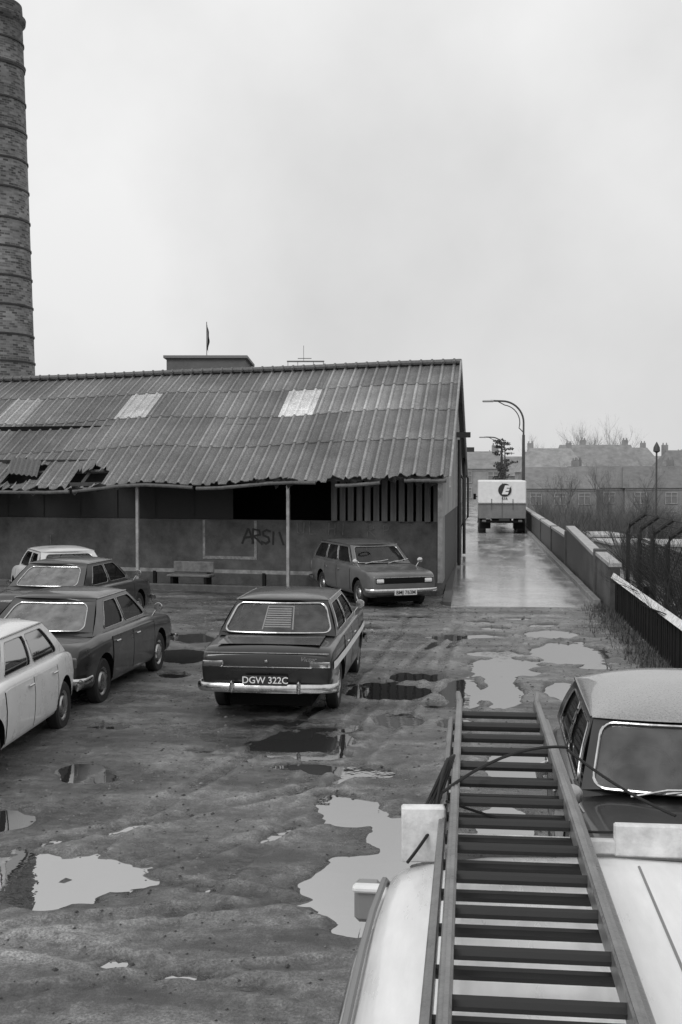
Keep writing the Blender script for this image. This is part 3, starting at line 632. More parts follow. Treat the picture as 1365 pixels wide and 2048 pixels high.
# missing or snapped sheeting, per rib column : (sheet,row) -> list of (t low,t high) per rib
holes={(ha,0):[(.6,1.75),(.7,1.75),(.9,1.7)],(hb_,0):[(.25,.8),(.1,.95),(.2,1.2)],(hc,0):[(-.1,.35),(-.2,.6),(-.1,.45)]}
def strip(i,r,t0,t1,tn,dz,rag,ragup,ribs=(0,1,2)):
    for k in ribs:
        base=len(vs)
        for j,(o,h) in enumerate(prof):
            s=-.18+i*1.005+k*.335+o
            rs=random.Random(i*1000+r*100+k*10+(j if j<5 else 10)+int(t0*7))
            a=t0+(rs.uniform(0,rag) if rag else 0); bb_=t1-(rs.uniform(0,ragup) if ragup else 0)
            for t,ez in((a,.026),(a,.008),(bb_,.0)):
                z=zroof(s,t)+h+ez+dz
                vs.append(tuple(S(s,t,z))); tone.append(tn*(rib_shade[j] if tn<2 else (.8+.2*rib_shade[j]))*(.6 if (ez==.008) else 1)*(1.12 if t==a else .92))  # lap lips darkened: shadow line of each overlap put into the tone
        for j in range(len(prof)-1):
            a=base+j*3; c=base+(j+1)*3
            fs.append((a,c,c+2,a+2)); fs.append((a+1,c+1,c,a))
for i in range(nsheet):
    for r in range(4):
        t0,t1=rows[r],rows[r+1]+.10; dz=random.uniform(0,.006); tn=panels.get((i,r),random.uniform(.9,1.1))
        rag=0
        if r==0:
            t0+=random.choice([0,0,.02,-.04,.04,.07])
            if i in(0,1,2,4,5,9,10,11,12): rag=.22 if i in(1,2,10,11,12) else .12
        if (i,r) in holes:
            for k,(a,b_) in enumerate(holes[(i,r)]):
                if a-t0>.1: strip(i,r,t0,a,tn*.9,dz,rag,.3,(k,))
                if t1-b_>.1: strip(i,r,b_,t1,tn*.9,dz,.3,0,(k,))
        else: strip(i,r,t0,t1,tn,dz,rag,0)
nb=int(SL/.1675); base=len(vs)
for i in range(nb):
    s=-.18+i*.1675; h=.05 if i%2 else 0
    for t in(7.1,14.4): vs.append(tuple(S(s,t,zroof(s,t)+h))); tone.append(.9)
for i in range(nb-1): a=base+i*2; fs.append((a,a+2,a+3,a+1))
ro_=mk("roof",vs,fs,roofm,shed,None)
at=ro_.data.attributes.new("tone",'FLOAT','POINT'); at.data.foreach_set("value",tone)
g=G(); s0=-.18+1.005*hb_
g.grid(lambda u,v:S(s0+.9*u+.25*v,.15+.9*v,zroof(s0,.15+.9*v)+.10+.10*u+(.045 if int(u*12)%2 else 0)),12,1); g.obj("loose_roof_sheet",M("dark_loose_sheet",.10,.8,0,20,.5),shed,None)
g=G(); 
for i in range(int(SL/.335)): 
    s=-.18+.335*i+.19; g.tube([S(s,6.90,zroof(s,6.90)+.065),S(s,7.1,zroof(s,7.1)+.08),S(s,7.3,zroof(s,7.3)+.065)],.05,6)
g.tube([S(x,7.1,zroof(x,7.1)+.02) for x in np.linspace(-.2,SL-.3,30)],.08,8); g.obj("ridge_capping",M("ridge_tiles",.12,.75,0,18,.4),shed)
bargem=M("weathered_barge_board",.26,.7,0,6,.3)
g=G()
def slab(g,p,q,dn,th,m=0):
    a,b_=p,q; 
    vs=[]; 
    for k in(0,1):
        for pt in(a,b_):
            for dz in(0,-dn): vs.append(pt+av*(-th if k else 0)+Vector((0,0,dz)))
    g.add(vs,[(0,1,3,2),(4,6,7,5),(0,2,6,4),(1,5,7,3),(0,4,5,1),(2,3,7,6)],m)
slab(g,S(-.17,-.4,zroof(0,-.4)+.1),S(-.17,7.12,zroof(0,7.12)+.1),.26,.05); slab(g,S(-.17,7.12,zroof(0,7.12)+.1),S(-.17,14.45,zroof(0,14.45)+.1),.26,.05)
g.obj("barge_board",bargem,shed,None)
clad=M("corrugated_cladding",.3,.7,0,3,.35,stretch=(1,1,.3)); brickd=M("dark_brick_wall",.07,.85,0,10,.5,bump=.5,bs=30)
g=G(); n=180
for k in range(n):
    t=14.2*k/n; t2=14.2*(k+1)/n; o=-.03*(k%2); o2=-.03*((k+1)%2)
    g.add([S(o,t,1.9),S(o2,t2,1.9),S(o2,t2,zroof(0,t2)),S(o,t,zroof(0,t))],[(0,1,2,3)])
g.obj("gable_cladding",clad,shed,None)
g=G(); g.add([S(0.0,1.15,0),S(0.0,14.2,0),S(0.0,14.2,1.92),S(0.0,1.15,1.92),S(.2,1.15,0),S(.2,14.2,0),S(.2,14.2,1.92),S(.2,1.15,1.92)],[(0,1,2,3),(4,7,6,5),(0,3,7,4),(3,2,6,7),(1,5,6,2)]); g.obj("gable_base_wall",brickd,shed,None)
g=G(); g.add([S(.0,0,.3),S(.0,1.14,.3),S(.0,1.14,2.9),S(.0,0,2.9),S(.12,0,.3),S(.12,1.14,.3),S(.12,1.14,2.9),S(.12,0,2.9)],[(0,1,2,3),(4,7,6,5),(0,3,7,4),(3,2,6,7),(0,4,5,1)]); g.obj("corner_panel",M("pale_corner_sheet",.2,.7,0,5,.4),shed,None)
g=G(); g.add([S(-.01,-.01,0),S(-.01,1.14,0),S(-.01,1.14,.3),S(-.01,-.01,.3),S(.14,-.01,0),S(.14,1.14,0),S(.14,1.14,.3),S(.14,-.01,.3)],[(0,1,2,3),(4,7,6,5),(0,3,7,4),(3,2,6,7),(0,4,5,1)]); g.obj("corner_plinth",brickd,shed,None)
wallm=M("grimy_lower_wall",.075,.8,0,2.2,.6,bump=.3,bs=20); updark=M("dark_upper_sheeting",.022,.85,0,4,.4)
T=1.15
g=G(); g.add([S(.13,T,0),S(SL,T,0),S(SL,T,1.72),S(.13,T,1.72),S(.13,T+.2,0),S(SL,T+.2,0),S(SL,T+.2,1.72),S(.13,T+.2,1.72)],[(0,3,2,1),(4,5,6,7),(3,7,6,2),(0,1,5,4)]); g.obj("lower_wall",wallm,shed,None)
boards=M("vertical_boarding",.11,.75,0,3,.5,stretch=(3,3,.3))
g=G(); s=.14
while s<3.3:
    w=.15; 
    if s<2.9 or random.random()<.5: 
        off=.06*(int(s/.2)%2); zt_=3.35-random.choice([0,0,.15]); g.add([S(s,T-.02-off,1.72),S(s+w,T-.02-off,1.72),S(s+w,T-.02-off,zt_),S(s,T-.02-off,zt_),S(s,T+.08,1.72),S(s+w,T+.08,1.72),S(s+w,T+.08,zt_),S(s,T+.08,zt_)],[(0,3,2,1),(1,2,6,5),(0,4,7,3)])
    s+=.22
g.obj("upper_boarding",boards,shed,None)
g=G(); g.add([S(5.6,T+.02,1.73),S(SL,T+.02,1.73),S(SL,T+.02,3.3),S(5.6,T+.02,3.3)],[(0,3,2,1)])
for k in range(14): s=5.6+k*1.1; g.add([S(s,T-.02,1.73),S(s+.04,T-.02,1.73),S(s+.04,T-.02,3.3),S(s,T-.02,3.3)],[(0,3,2,1)])
g.obj("upper_sheeting",updark,shed,None)
g=G(); g.add([S(.2,3.2,0),S(SL,3.2,0),S(SL,3.2,4.3),S(.2,3.2,4.3)],[(0,3,2,1)]); g.obj("dark_opening_sheet",black,shed,None)  # black sheet added to stand for the darkness inside the opening
g=G()
def wbar(s0,s1,z0,z1): g.add([S(s0,T-.012,z0),S(s1,T-.012,z0),S(s1,T-.012,z1),S(s0,T-.012,z1)],[(0,3,2,1)])
wbar(4.95,5.02,.68,1.7); wbar(6.38,6.45,.68,1.7); wbar(5.02,6.38,.68,.76); g.obj("window_frame",M("faded_white_frame",.2,.7,0,12,.5),shed,None)
ang=math.atan2(-av.y,-av.x)
GL={'A':[[(0,0),(.42,1),(.5,1),(.85,.02)],[(.12,.4),(.75,.46)]],'R':[[(.05,0),(.1,1),(.55,.92),(.6,.62),(.12,.5),(.4,.28),(.75,-.05)]],'S':[[(.7,.92),(.4,1.02),(.1,.85),(.15,.6),(.55,.45),(.62,.15),(.35,-.02),(0,.12)]],
 'I':[[(.2,0),(.24,.95)]],'\\':[[(0,1),(.35,0)]],'U':[[(0,.9),(.02,.15),(.3,0),(.55,.15),(.58,.9)]],'L':[[(0,1),(.02,0),(.5,.02)]],'H':[[(0,0),(.03,1)],[(.55,.0),(.58,1)],[(.0,.5),(.58,.55)]],'P':[[(0,0),(.03,1),(.5,.9),(.5,.6),(.03,.5)]],'T':[[(0,1),(.7,1)],[(.35,1),(.35,0)]],'K':[[(0,0),(0,1)],[(.5,1),(.02,.5),(.55,0)]]}
def scrawl(txt,s_start,z,h,mat,wd,gap=1.0):
    x=0; rs=random.Random(len(txt)*7)
    g=G()
    for ch_ in txt:
        if ch_==' ': x+=.6*h; continue
        dzz=rs.uniform(-.05,.08)*h; sc=rs.uniform(.9,1.15)
        for st in GL[ch_]:
            for (x0,z0),(x1,z1) in zip(st[:-1],st[1:]):
                p0=(x+x0*h*sc,z+dzz+z0*h*sc); p1=(x+x1*h*sc,z+dzz+z1*h*sc)
                dx,dz_=p1[0]-p0[0],p1[1]-p0[1]; l=math.hypot(dx,dz_) or 1; nx_,nz_=-dz_/l*wd,dx/l*wd; ex,ez_=dx/l*wd*.6,dz_/l*wd*.6
                off=rs.uniform(.010,.018)
                q=[(p0[0]-ex+nx_,p0[1]-ez_+nz_),(p0[0]-ex-nx_,p0[1]-ez_-nz_),(p1[0]+ex-nx_,p1[1]+ez_-nz_),(p1[0]+ex+nx_,p1[1]+ez_+nz_)]
                g.add([S(s_start-a,T-off,c) for a,c in q],[(0,1,2,3)])
        x+=.85*h*gap*sc
    g.obj("graffiti",mat,shed,None)
gb_=M("black_graffiti_paint",.005,.6); gf=M("faint_graffiti_paint",.115,.8,0,8,.5)
scrawl("ARSI\\",5.35,1.10,.34,gb_,.026,.85); scrawl("UL HI",3.85,1.36,.30,gf,.013,1.2); scrawl("R P",2.0,1.34,.28,gf,.012); scrawl("T",11.0,1.0,.3,gf,.016)
pm=M("pale_canopy_post",.3,.6,0,6,.35)
for px in(274,576):
    p=facpt(px); s=(p-Cc).dot(av)
    g=G(); g.box(S(s,.05,1.45),(.08,.08,2.95-.04),bev=.01,rz=ang); g.box(S(s,.05,.05),(.18,.18,.12),rz=ang); g.obj("canopy_post",pm,shed,None)
g=G(); g.add([S(0,.0,zroof(0,0)-.16),S(SL,.0,zroof(SL,0)-.16),S(SL,.0,zroof(SL,0)-.06),S(0,.0,zroof(0,0)-.06),S(0,.1,zroof(0,0)-.16),S(SL,.1,zroof(SL,0)-.16)],[(0,3,2,1),(0,1,5,4)]); g.obj("eaves_beam",M("dark_eaves_timber",.05,.8,0,6,.4),shed,None)
gutm=M("rusted_gutter",.09,.7,0,10,.5)
for (s0,s1,d0,d1) in((-.1,.9,0,-.02),(1.5,2.6,-.02,-.06),(3.1,6.2,.0,-.04),(6.3,9.6,-.02,.0),(9.7,13,.0,0),(13.1,20,0,0)):
    G().tube([S(s0+(s1-s0)*u,-.42,zroof(s0+(s1-s0)*u,-.38)-.02+d0+(d1-d0)*u) for u in np.linspace(0,1,6)],.045,8).obj("gutter",gutm,shed)
for k in range(18):
    s=random.choice([random.uniform(-.1,3),random.uniform(3.5,5),random.uniform(8.5,12)]); l=random.uniform(.12,.4); t0=-.42
    G().add([S(s,t0,zroof(s,t0)+.06),S(s+l*.5,t0-.05,zroof(s,t0)+.10),S(s+l,t0-.03,zroof(s,t0)+random.uniform(0,.06)),S(s+l*.8,t0+.1,zroof(s,t0)-random.uniform(.0,.18)),S(s+l*.2,t0,zroof(s,t0)-random.uniform(-.02,.08))],[(0,1,2,3,4)]).obj("broken_sheet_edge",updark,shed,None)
g=G()
for s in(8.4,9.6,10.8,12.0,13.2): g.tube([S(s,-.3,zroof(s,-.3)-.12),S(s,7,zroof(s,7)-.14)],.05,4)
for t in(.8,2.6,4.4,6.2): g.tube([S(.1,t,zroof(0,t)-.16),S(SL,t,zroof(SL,t)-.16)],.05,4)
g.obj("rafters",M("rafter_timber",.08,.8,0,6,.3),shed)
pipem=M("black_rain_pipe",.03,.5,0,8,.4)
for t in(8.0,13.2):
    g=G(); g.tube([S(-.12,t,3.6 if t>10 else 3.95),S(-.12,t,.1)],.055,8); g.box(S(-.2,t,3.75 if t>10 else 4.1),(.5,.28,.16),rz=.1); g.tube([S(-.12,t,2.9),S(-.25,t+.1,2.75),S(-.25,t+.1,1.4),S(-.12,t,1.2)],.04,6); g.obj("rain_pipe",pipem,shed)
bar=empty("low_barrier",tuple(Vector(shed.location)+S(3,.45,0)),ang); tag(bar,"low pale timber barrier rail along shed wall","barrier")
G().box((-3.0,0,.42),(6.4,.06,.09)).obj("rail",M("dull_white_rail",.22,.7,0,8,.4),bar,None)
for k in range(5): G().box((-.1-k*1.5,.0,.2),(.08,.09,.4)).obj("post",fencem,bar,None)
be=empty("bench",tuple(Vector(shed.location)+S(6.4,-.25,0)),ang); tag(be,"worn wooden bench seat standing by shed wall","bench")
G().box((0,0,.36),(1.15,.42,.06),bev=.015).obj("seat",M("bench_wood",.13,.6,0,8,.4),be,None); G().box((0,.2,.56),(1.1,.05,.28),bev=.02).obj("backrest",M("bench_wood",.13,.6,0,8,.4),be,None)
for x in(-.45,.45): G().box((x,0,.165),(.07,.36,.33)).obj("leg",fencem,be,None)
e=G().box((0,0,.09),(14,.16,.18),bev=.02).obj("timber_baulk",M("baulk_wood",.08,.8,0,6,.4),None,None); e.location=Vector(shed.location)+S(8.4,-.7,0); e.rotation_euler=(0,0,ang); tag(e,"long low timber baulk lying before the shed","baulk")
bb=PX(423,66); hb=empty("rear_building",(bb.x,bb.y,0),YAW); tag(hb,"plain flat-roofed block rising behind the shed roof","building")
bm_=M("hazy_render_wall",.13,.8,0,2,.2)
wB=150/F*66; G().box((0,0,4.55),(wB,5,9.1)).obj("wall",bm_,hb,None); G().box((0,0,9.17),(wB+.3,5.35,.14)).obj("parapet_cap",M("pale_cap",.2,.8),hb,None)
e=empty("flagpole",(bb.x,bb.y-1,9.24)); tag(e,"thin flagpole with limp dark flag","flagpole")
G().tube([(0,0,0),(0,0,2.0)],.022,6).obj("pole",M("pole_grey",.12,.5),e)
g=G(); g.grid(lambda u,v:(.02+u*(.04+.10*math.sin(min(1,v*1.1)*3.0)+.02*math.sin(v*14)),.05*math.sin(u*9+v*3),1.85-1.35*v-.2*u),6,14); g.obj("flag",M("limp_flag_cloth",.05,.9),e)
aa=PX(612,60); e=empty("roof_aerial",(aa.x,aa.y,7.4),YAW); tag(e,"spindly metal aerial frame above the roof ridge","aerial")
g=G(); 
for x in(-.9,-.4,.4,.9): g.tube([(x,0,-3.2),(x,0,1.2)],.015,4)
g.tube([(-.95,0,1.2),(.95,0,1.2)],.04,4); g.tube([(-.4,0,1.35),(.3,0,1.35)],.02,4); g.tube([(-.1,0,1.2),(-.1,0,2.0)],.012,4); g.obj("frame",M("hazy_metal",.2,.6),e)
# ---------------------------------------------------------------- chimney
cd_=58.0; cp=PX(-14,cd_); K=cd_/F
ch=empty("factory_chimney",(cp.x,cp.y,0)); tag(ch,"tall tapering brick factory chimney with iron bands","chimney")
def cz(y): return CH+(945-y)*K
def cr_(z): return np.interp(z,[0,cz(740),cz(60)],[ (92)*K,84*K,66*K])
cm=bpy.data.materials.new("chimney_brick"); cm.use_nodes=True; nt=cm.node_tree; N=nt.nodes; Lk=nt.links; b=N['Principled BSDF']; b.inputs['Roughness'].default_value=.85
geo=N.new('ShaderNodeTexCoord'); sp_=N.new('ShaderNodeSeparateXYZ'); Lk.new(geo.outputs['Object'],sp_.inputs[0])
at2=math_('ARCTAN2',sp_.outputs['Y'],sp_.outputs['X']); cb_=N.new('ShaderNodeCombineXYZ'); Lk.new(math_('MULTIPLY',at2,2.0),cb_.inputs[0]); Lk.new(sp_.outputs['Z'],cb_.inputs[1])
bk=N.new('ShaderNodeTexBrick'); bk.inputs['Scale'].default_value=1; bk.inputs['Brick Width'].default_value=.3; bk.inputs['Row Height'].default_value=.11; bk.inputs['Mortar Size'].default_value=.012
bk.inputs['Color1'].default_value=(.05,.05,.05,1); bk.inputs['Color2'].default_value=(.24,.24,.24,1); bk.inputs['Mortar'].default_value=(.2,.2,.2,1); Lk.new(cb_.outputs[0],bk.inputs['Vector'])
geo2=N.new('ShaderNodeNewGeometry'); geo=geo2
nz=noise(.6,8,.7); sc_=N.new('ShaderNodeVectorMath'); sc_.operation='SCALE'; Lk.new(bk.outputs['Color'],sc_.inputs[0])
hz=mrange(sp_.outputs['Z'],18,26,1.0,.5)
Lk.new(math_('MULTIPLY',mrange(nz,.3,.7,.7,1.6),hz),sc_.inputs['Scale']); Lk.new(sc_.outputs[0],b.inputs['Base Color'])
pr_=[(cr_(z),z) for z in np.linspace(0,cz(150),20)]+[(cr_(cz(150))+.06,cz(148)),(cr_(cz(150))+.08,cz(144)),(cr_(cz(144)),cz(140)),(cr_(cz(62)),cz(64)),(66*K+.14,cz(58)),(66*K+.16,cz(50)),(66*K+.02,cz(46)),(66*K-.02,cz(24)),(66*K-.2,cz(20)),(66*K-.6,cz(21))]
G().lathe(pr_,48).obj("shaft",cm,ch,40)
bandm=M("iron_band",.03,.6)
for y in(728,675,618,562,505,450,390,333,276,216,150,100):
    z=cz(y); r=cr_(z)+.015
    G().lathe([(r,z-.05),(r+.03,z-.04),(r+.03,z+.04),(r,z+.05)],48).obj("iron_band",bandm,ch)
# ---------------------------------------------------------------- lorry
ly=PX(1005,55.5); lr=empty("lorry",(ly.x,ly.y,0),math.pi/2); tag(lr,"box lorry with white upper body and round emblem on lane","lorry")
lw=M("lorry_white",.72,.5,0,3,.1); lg=M("lorry_grey",.16,.5,0,3,.2); 
W=2.24
G().box((2.6,0,2.02),(5.2,W,1.1),bev=.05).obj("upper_body",lw,lr,None); G().box((2.6,0,1.12),(5.2,W-.02,.70),bev=.02).obj("lower_body",lg,lr,None)
g=G(); g.box((-.015,0,1.6),(.03,.02,1.7)); 
for y in(-.5,.5): g.box((-.02,y,1.45),(.03,.03,.5))
g.box((-.02,0,1.455),(.03,W,.03)); g.obj("door_seam",M("lorry_seam",.1,.6),lr,None)
G().box((.06,0,.62),(.12,2.1,.12),bev=.02).obj("rear_bumper",black,lr,None); G().box((2.6,0,.68),(5.0,.9,.18)).obj("chassis_frame",black,lr,None)
for s in(-1,1): G().box((-.0,s*.85,.66),(.06,.2,.1),bev=.02).obj("tail_lamp",lampred,lr,None); G().box((.5,s*.78,.5),(.03,.5,.45)).obj("mud_flap",black,lr,None)
G().box((-.01,-.1,.72),(.03,.5,.12)).obj("number_plate",platem,lr,None)
for x in(1.2,5.4):
    for s in(-1,1):
        wheel(lr,x,s*.93,.42,.36,s,chromed)
g=G(); g.box((6.1,0,1.35),(1.5,2.0,1.5),bev=.12); g.obj("cab",lg,lr,None)
for s in(-1,1):
    g=G(); g.tube([(5.5,s*.95,1.7),(5.6,s*1.25,1.7)],.02,5); g.box((5.6,s*1.27,1.7),(.04,.14,.3)); g.obj("wing_mirror",black,lr,None)
em=G().lathe([(.31,0),(.31,.02),(.005,.021)],28,axis='x',c=(-.035,-.12,2.12)).obj("emblem",M("emblem_black",.02,.5),lr)
text("emblem_lettering","E",.52,lw,em,(-.06,-.12,2.11),(math.pi/2,0,-math.pi/2),shear=.35,bold=.035)
text("emblem_caption","E.S.B.",.13,M("emblem_black",.02,.5),lr,(-.04,-.12,1.72),(math.pi/2,0,-math.pi/2),bold=.004)
# ---------------------------------------------------------------- street lamps
lpm=M("lamp_post_green_grey",.06,.6,0,5,.3)
def lamp(px,d,base,h):
    p=PX(px,d); e=empty("street_lamp",(p.x,p.y,base)); 
    r=1.15
    g=G(); g.tube([(0,0,0),(0,0,h-1.9)],[.11,.075],8); 
    arc=[(-r+r*math.cos(a),0,h-1.2-.05+1.15*math.sin(a)) for a in np.linspace(0,math.pi*.5,12)]
    g.tube([(0,0,h-1.9)]+arc+[(-1.75,0,h-.08)],.05,8)
    arc=[(-r+(r-.2)*math.cos(a),0,h-1.25+.95*math.sin(a)) for a in np.linspace(-.3,math.pi*.45,12)]
    g.tube([(-.02,0,h-1.75)]+arc+[(-1.35,0,h-.12)],.03,6)
    g.obj("post",lpm,e)
    g=G(); g.box((-1.88,0,h-.10),(.62,.2,.11),bev=.04); g.obj("lamp_head",M("lamp_head_pale",.35,.4),e,None)
    tag(e,"arched swan-neck street lamp beside the lane parapet","street lamp","street lamps along the lane"); return e
lamp(1047,62.6,0,6.85); lamp(1010,100,-.4,6.45); lamp(990,150,-1.2,5.4)
p=PX(1313,75); e=empty("street_lamp",(p.x,p.y,-2.2)); G().tube([(0,0,0),(0,0,6.4)],.06,6).obj("post",lpm,e); g=G(); g.lathe([(.05,6.4),(.22,6.5),(.2,6.75),(.1,6.95),(.02,7.1)],12); g.obj("lamp_head",lpm,e); tag(e,"straight post-top street lamp behind the gardens","street lamp")
# ---------------------------------------------------------------- houses
def house(px,d,w,zr,zb,label,hip=.35,dep=8,chim=(-.35,.35),wc=.27,rc=.22,white=.38):
    p=PX(px,d); e=empty("house",(p.x,p.y,zb),YAW-.05); tag(e,label,"house","houses across the gardens")
    H=zr-zb; hw_=H*.64
    wm_=M("hazy_brick_%d"%int(wc*100),wc,.85,0,.8,.3); rm_=M("hazy_slate_%d"%int(rc*100),rc,.8,0,1.2,.3); fm=M("hazy_white_%d"%int(white*100),white,.6,0,3,.2); gm_=M("hazy_pane",.18,.5)
    G().box((0,0,hw_/2),(w,dep,hw_)).obj("wall",wm_,e,None)
    a=w/2+.25; b2=dep/2+.25; hx=a-hip*w*.6
    g=G(); g.add([(-a,-b2,hw_),(a,-b2,hw_),(a,b2,hw_),(-a,b2,hw_),(-hx,0,H),(hx,0,H)],[(0,1,5,4),(2,3,4,5),(1,2,5),(3,0,4),(0,3,2,1)]); ro=g.obj("roof",rm_,e,None)
    for c in chim:
        g=G(); g.box((c*w,0.6,H+.0),(.7,.5,1.3)); 
        for k in(-.2,.2): g.lathe([(.09,H+.65),(.07,H+.9)],8,c=(c*w+k,.6,0))
        g.obj("chimney_stack",wm_,ro,None)
    nw=max(2,int(w/2.3))
    for k in range(nw):
        x=-w/2+w*(k+.5)/nw
        for z in(hw_*.26,hw_*.74):
            g=G(); g.box((x,-dep/2-.02,z),(1.1,.06,1.05)); wn=g.obj("window",gm_,e,None)
            g=G(); 
            for xx in(-.55,0,.55): g.box((x+xx,-dep/2-.07,z),(.06,.06,1.1))
            for zz in(-.53,.2,.55): g.box((x,-dep/2-.075,z+zz),(1.16,.06,.06))
            g.obj("frame",fm,wn,None)
    G().box((0,-dep/2-.04,hw_-.12),(w,.05,.16)).obj("fascia",fm,e,None)
base=-2.4
house(1100,148,8.0,6.0,base,"hazy brick house with hipped slate roof and chimneys",.35,chim=(-.3,.3),wc=.3,rc=.26)
house(1190,155,10,6.6,base,"hazy tall brick house with long ridge and chimneys",.1,chim=(-.15,.4),wc=.27,rc=.22)
house(1268,158,6.4,6.3,base,"hazy brick house with steep hipped roof",.45,chim=(.2,),wc=.3,rc=.24)
house(1385,140,9,5.6,base,"hazy dark-roofed house at the end of the row",.3,rc=.17)
house(1325,160,7,5.2,base,"low hazy terraced house",.2,wc=.3,rc=.26)
house(1018,165,7,5.2,base,"hazy distant house beyond the lane",.3)
house(955,125,5.5,5.2,0,"distant gabled house beside the lane end",.3,rc=.22)
house(1110,118,7.0,3.5,base,"low flat-fronted terraced house with pale windows",.15,chim=(.3,),wc=.23,rc=.18)
house(1205,120,8,3.6,base,"low terraced house with pale window frames",.15,chim=(-.3,),wc=.21,rc=.16)
house(1325,119,9,3.6,base,"low terraced house with white fascia",.15,chim=(.1,),wc=.23,rc=.15)
for i,(px,d,w,h_) in enumerate(((1345,60,3.2,1.7),(1260,66,3.0,1.4),(1190,74,3.2,1.4))):
    p=PX(px,d); e=empty("garage",(p.x,p.y,-2.4),YAW-.1+.1*i); tag(e,"small pale flat-roofed garage in the gardens","garage","garages in the gardens")
    G().box((0,0,h_/2),(w,4.5,h_)).obj("wall",M("pale_garage_wall",.26,.8,0,3,.2),e,None); G().box((0,0,h_+.06),(w+.2,4.7,.12)).obj("roof",M("pale_garage_roof",.42,.6,0,3,.2),e,None); G().box((0,-2.28,h_*.42),(w*.7,.05,h_*.8)).obj("door",M("garage_door_grey",.15,.6),e,None)
# ---------------------------------------------------------------- vegetation
def branch(g,p,d,l,r,depth,rnd,spread=.6,n=4,up=.15):
    k=4; pts=[p]; q=p.copy(); dd=d.copy()
    for i in range(k):
        dd=(dd+Vector((rnd.uniform(-1,1),rnd.uniform(-1,1),rnd.uniform(-.5,.8)))*.16).normalized(); q=q+dd*l/k; pts.append(q.copy())
    g.tube(pts,[r*(1-.55*i/k) for i in range(k+1)],n if depth>1 else 3,cap=False)
    if depth<=0: return
    for j in range(rnd.choice([3,4,5])):
        i=rnd.randint(1,k); nd=(dd+Vector((rnd.uniform(-1,1),rnd.uniform(-1,1),rnd.uniform(-.3,1)+up))*spread*1.3).normalized()
        branch(g,pts[i],nd,l*rnd.uniform(.5,.78),r*.5*(1-.3*i/k),depth-1,rnd,spread,n,up)
def bare_mesh(seed,h,r,depth,spread=.6):
    rnd=random.Random(seed); t=G(); c=G()
    t.tube([(0,0,0),(.03*h,0,h*.2),(.02*h,.02*h,h*.38)],[r,r*.8,r*.65],8)
    for j in range(5):
        a=rnd.uniform(0,6.28); branch(c,Vector((.02*h,.02*h,h*rnd.uniform(.26,.38))),Vector((math.cos(a)*.5,math.sin(a)*.5,1)).normalized(),h*.34,r*.5,depth,rnd,spread)
    return t,c
def bare_tree(px,d,zb,h,seed,c,label,r=.12,depth=3):
    p=PX(px,d); e=empty("tree",(p.x,p.y,zb)); t,cc=bare_mesh(seed,h,r,depth); mm=M("bare_bark_%d"%int(c*100),c,.9)  # far trees get paler bark: distance haze put into the colour
    t.obj("trunk",mm,e); cc.obj("crown",mm,e,None); tag(e,label,"tree")
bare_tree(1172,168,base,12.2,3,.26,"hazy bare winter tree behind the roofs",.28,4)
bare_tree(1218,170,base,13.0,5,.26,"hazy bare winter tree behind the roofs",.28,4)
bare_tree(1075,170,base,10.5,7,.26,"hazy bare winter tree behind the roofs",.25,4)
bare_tree(1352,20,-1.1,3.5,8,.02,"dark leafless shrub tree pressed against the fence",.055,4)
bare_tree(1310,24,-1.4,3.5,12,.03,"dark leafless thorny tree beyond the fence",.055,4)
bare_tree(1390,17.5,-.9,3.3,14,.02,"dark leafless twiggy tree by the fence",.055,4)
bare_tree(1090,75,base,4.6,17,.10,"bare grey tree in the gardens",.08,3)
bare_tree(1155,62,base,4.4,19,.09,"bare grey tree in the gardens",.08,3)
bare_tree(1240,55,base,4.6,23,.09,"bare grey tree in the gardens",.08,3)
bare_tree(1290,80,base,6.0,27,.12,"bare grey tree in the gardens",.09,4)
bare_tree(1125,90,base,5.8,29,.12,"bare grey tree in the gardens",.09,4)
bare_tree(1200,95,base,6.0,33,.13,"bare grey tree in the gardens",.09,4)
def leafcloud(g,rnd,c,rad,n,sz,squash=.7):
    for _ in range(n):
        a=rnd.uniform(0,6.28); b_=rnd.uniform(-1,1); rr=rad*rnd.random()**.45
        p=Vector(c)+Vector((math.cos(a)*math.sqrt(1-b_*b_),math.sin(a)*math.sqrt(1-b_*b_),b_*squash))*rr
        R=Euler((rnd.uniform(0,6),rnd.uniform(0,6),rnd.uniform(0,6))).to_matrix(); s=sz*rnd.uniform(.5,1.3)
        g.add([p+R@Vector(q)*s for q in((-1,-.4,0),(1,-.3,0),(.7,.5,.1),(-.6,.5,-.1))],[(0,1,2,3)],rnd.choice([0,0,1]))
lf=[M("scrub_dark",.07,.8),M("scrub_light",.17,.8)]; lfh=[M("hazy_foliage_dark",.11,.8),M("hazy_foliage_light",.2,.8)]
tdark=[M("evergreen_dark",.05,.8),M("evergreen_light",.09,.8)]
p=PX(1003,105); e=empty("tree",(p.x,p.y,-.5)); tag(e,"dark spreading cedar tree beyond the lane","tree")
G().tube([(0,0,0),(0.05,0,3),(0,0,6)],[.22,.17,.06],8).obj("trunk",tdark[0],e); g=G(); rnd=random.Random(4)
for k in range(26):
    z=3.6+2.8*rnd.random(); a=rnd.uniform(0,6.28); rr=rnd.uniform(.2,1.5)*(1.15-(z-3.4)/3.6); leafcloud(g,rnd,(rr*math.cos(a),rr*math.sin(a),z),.4,34,.10,.3)
g.obj("crown",tdark,e,None)
p=PX(1003,92); e=empty("tree",(p.x,p.y,-.3)); tag(e,"dark columnar yew tree beyond the lorry","tree")
G().tube([(0,0,0),(0,0,2)],.1,6).obj("trunk",tdark[0],e); g=G()
for k in range(26): leafcloud(g,rnd,(rnd.uniform(-.4,.4),rnd.uniform(-.3,.3),.6+3.4*k/26),.38,40,.09,.9)
g.obj("crown",tdark,e,None)
bmesh_=[]
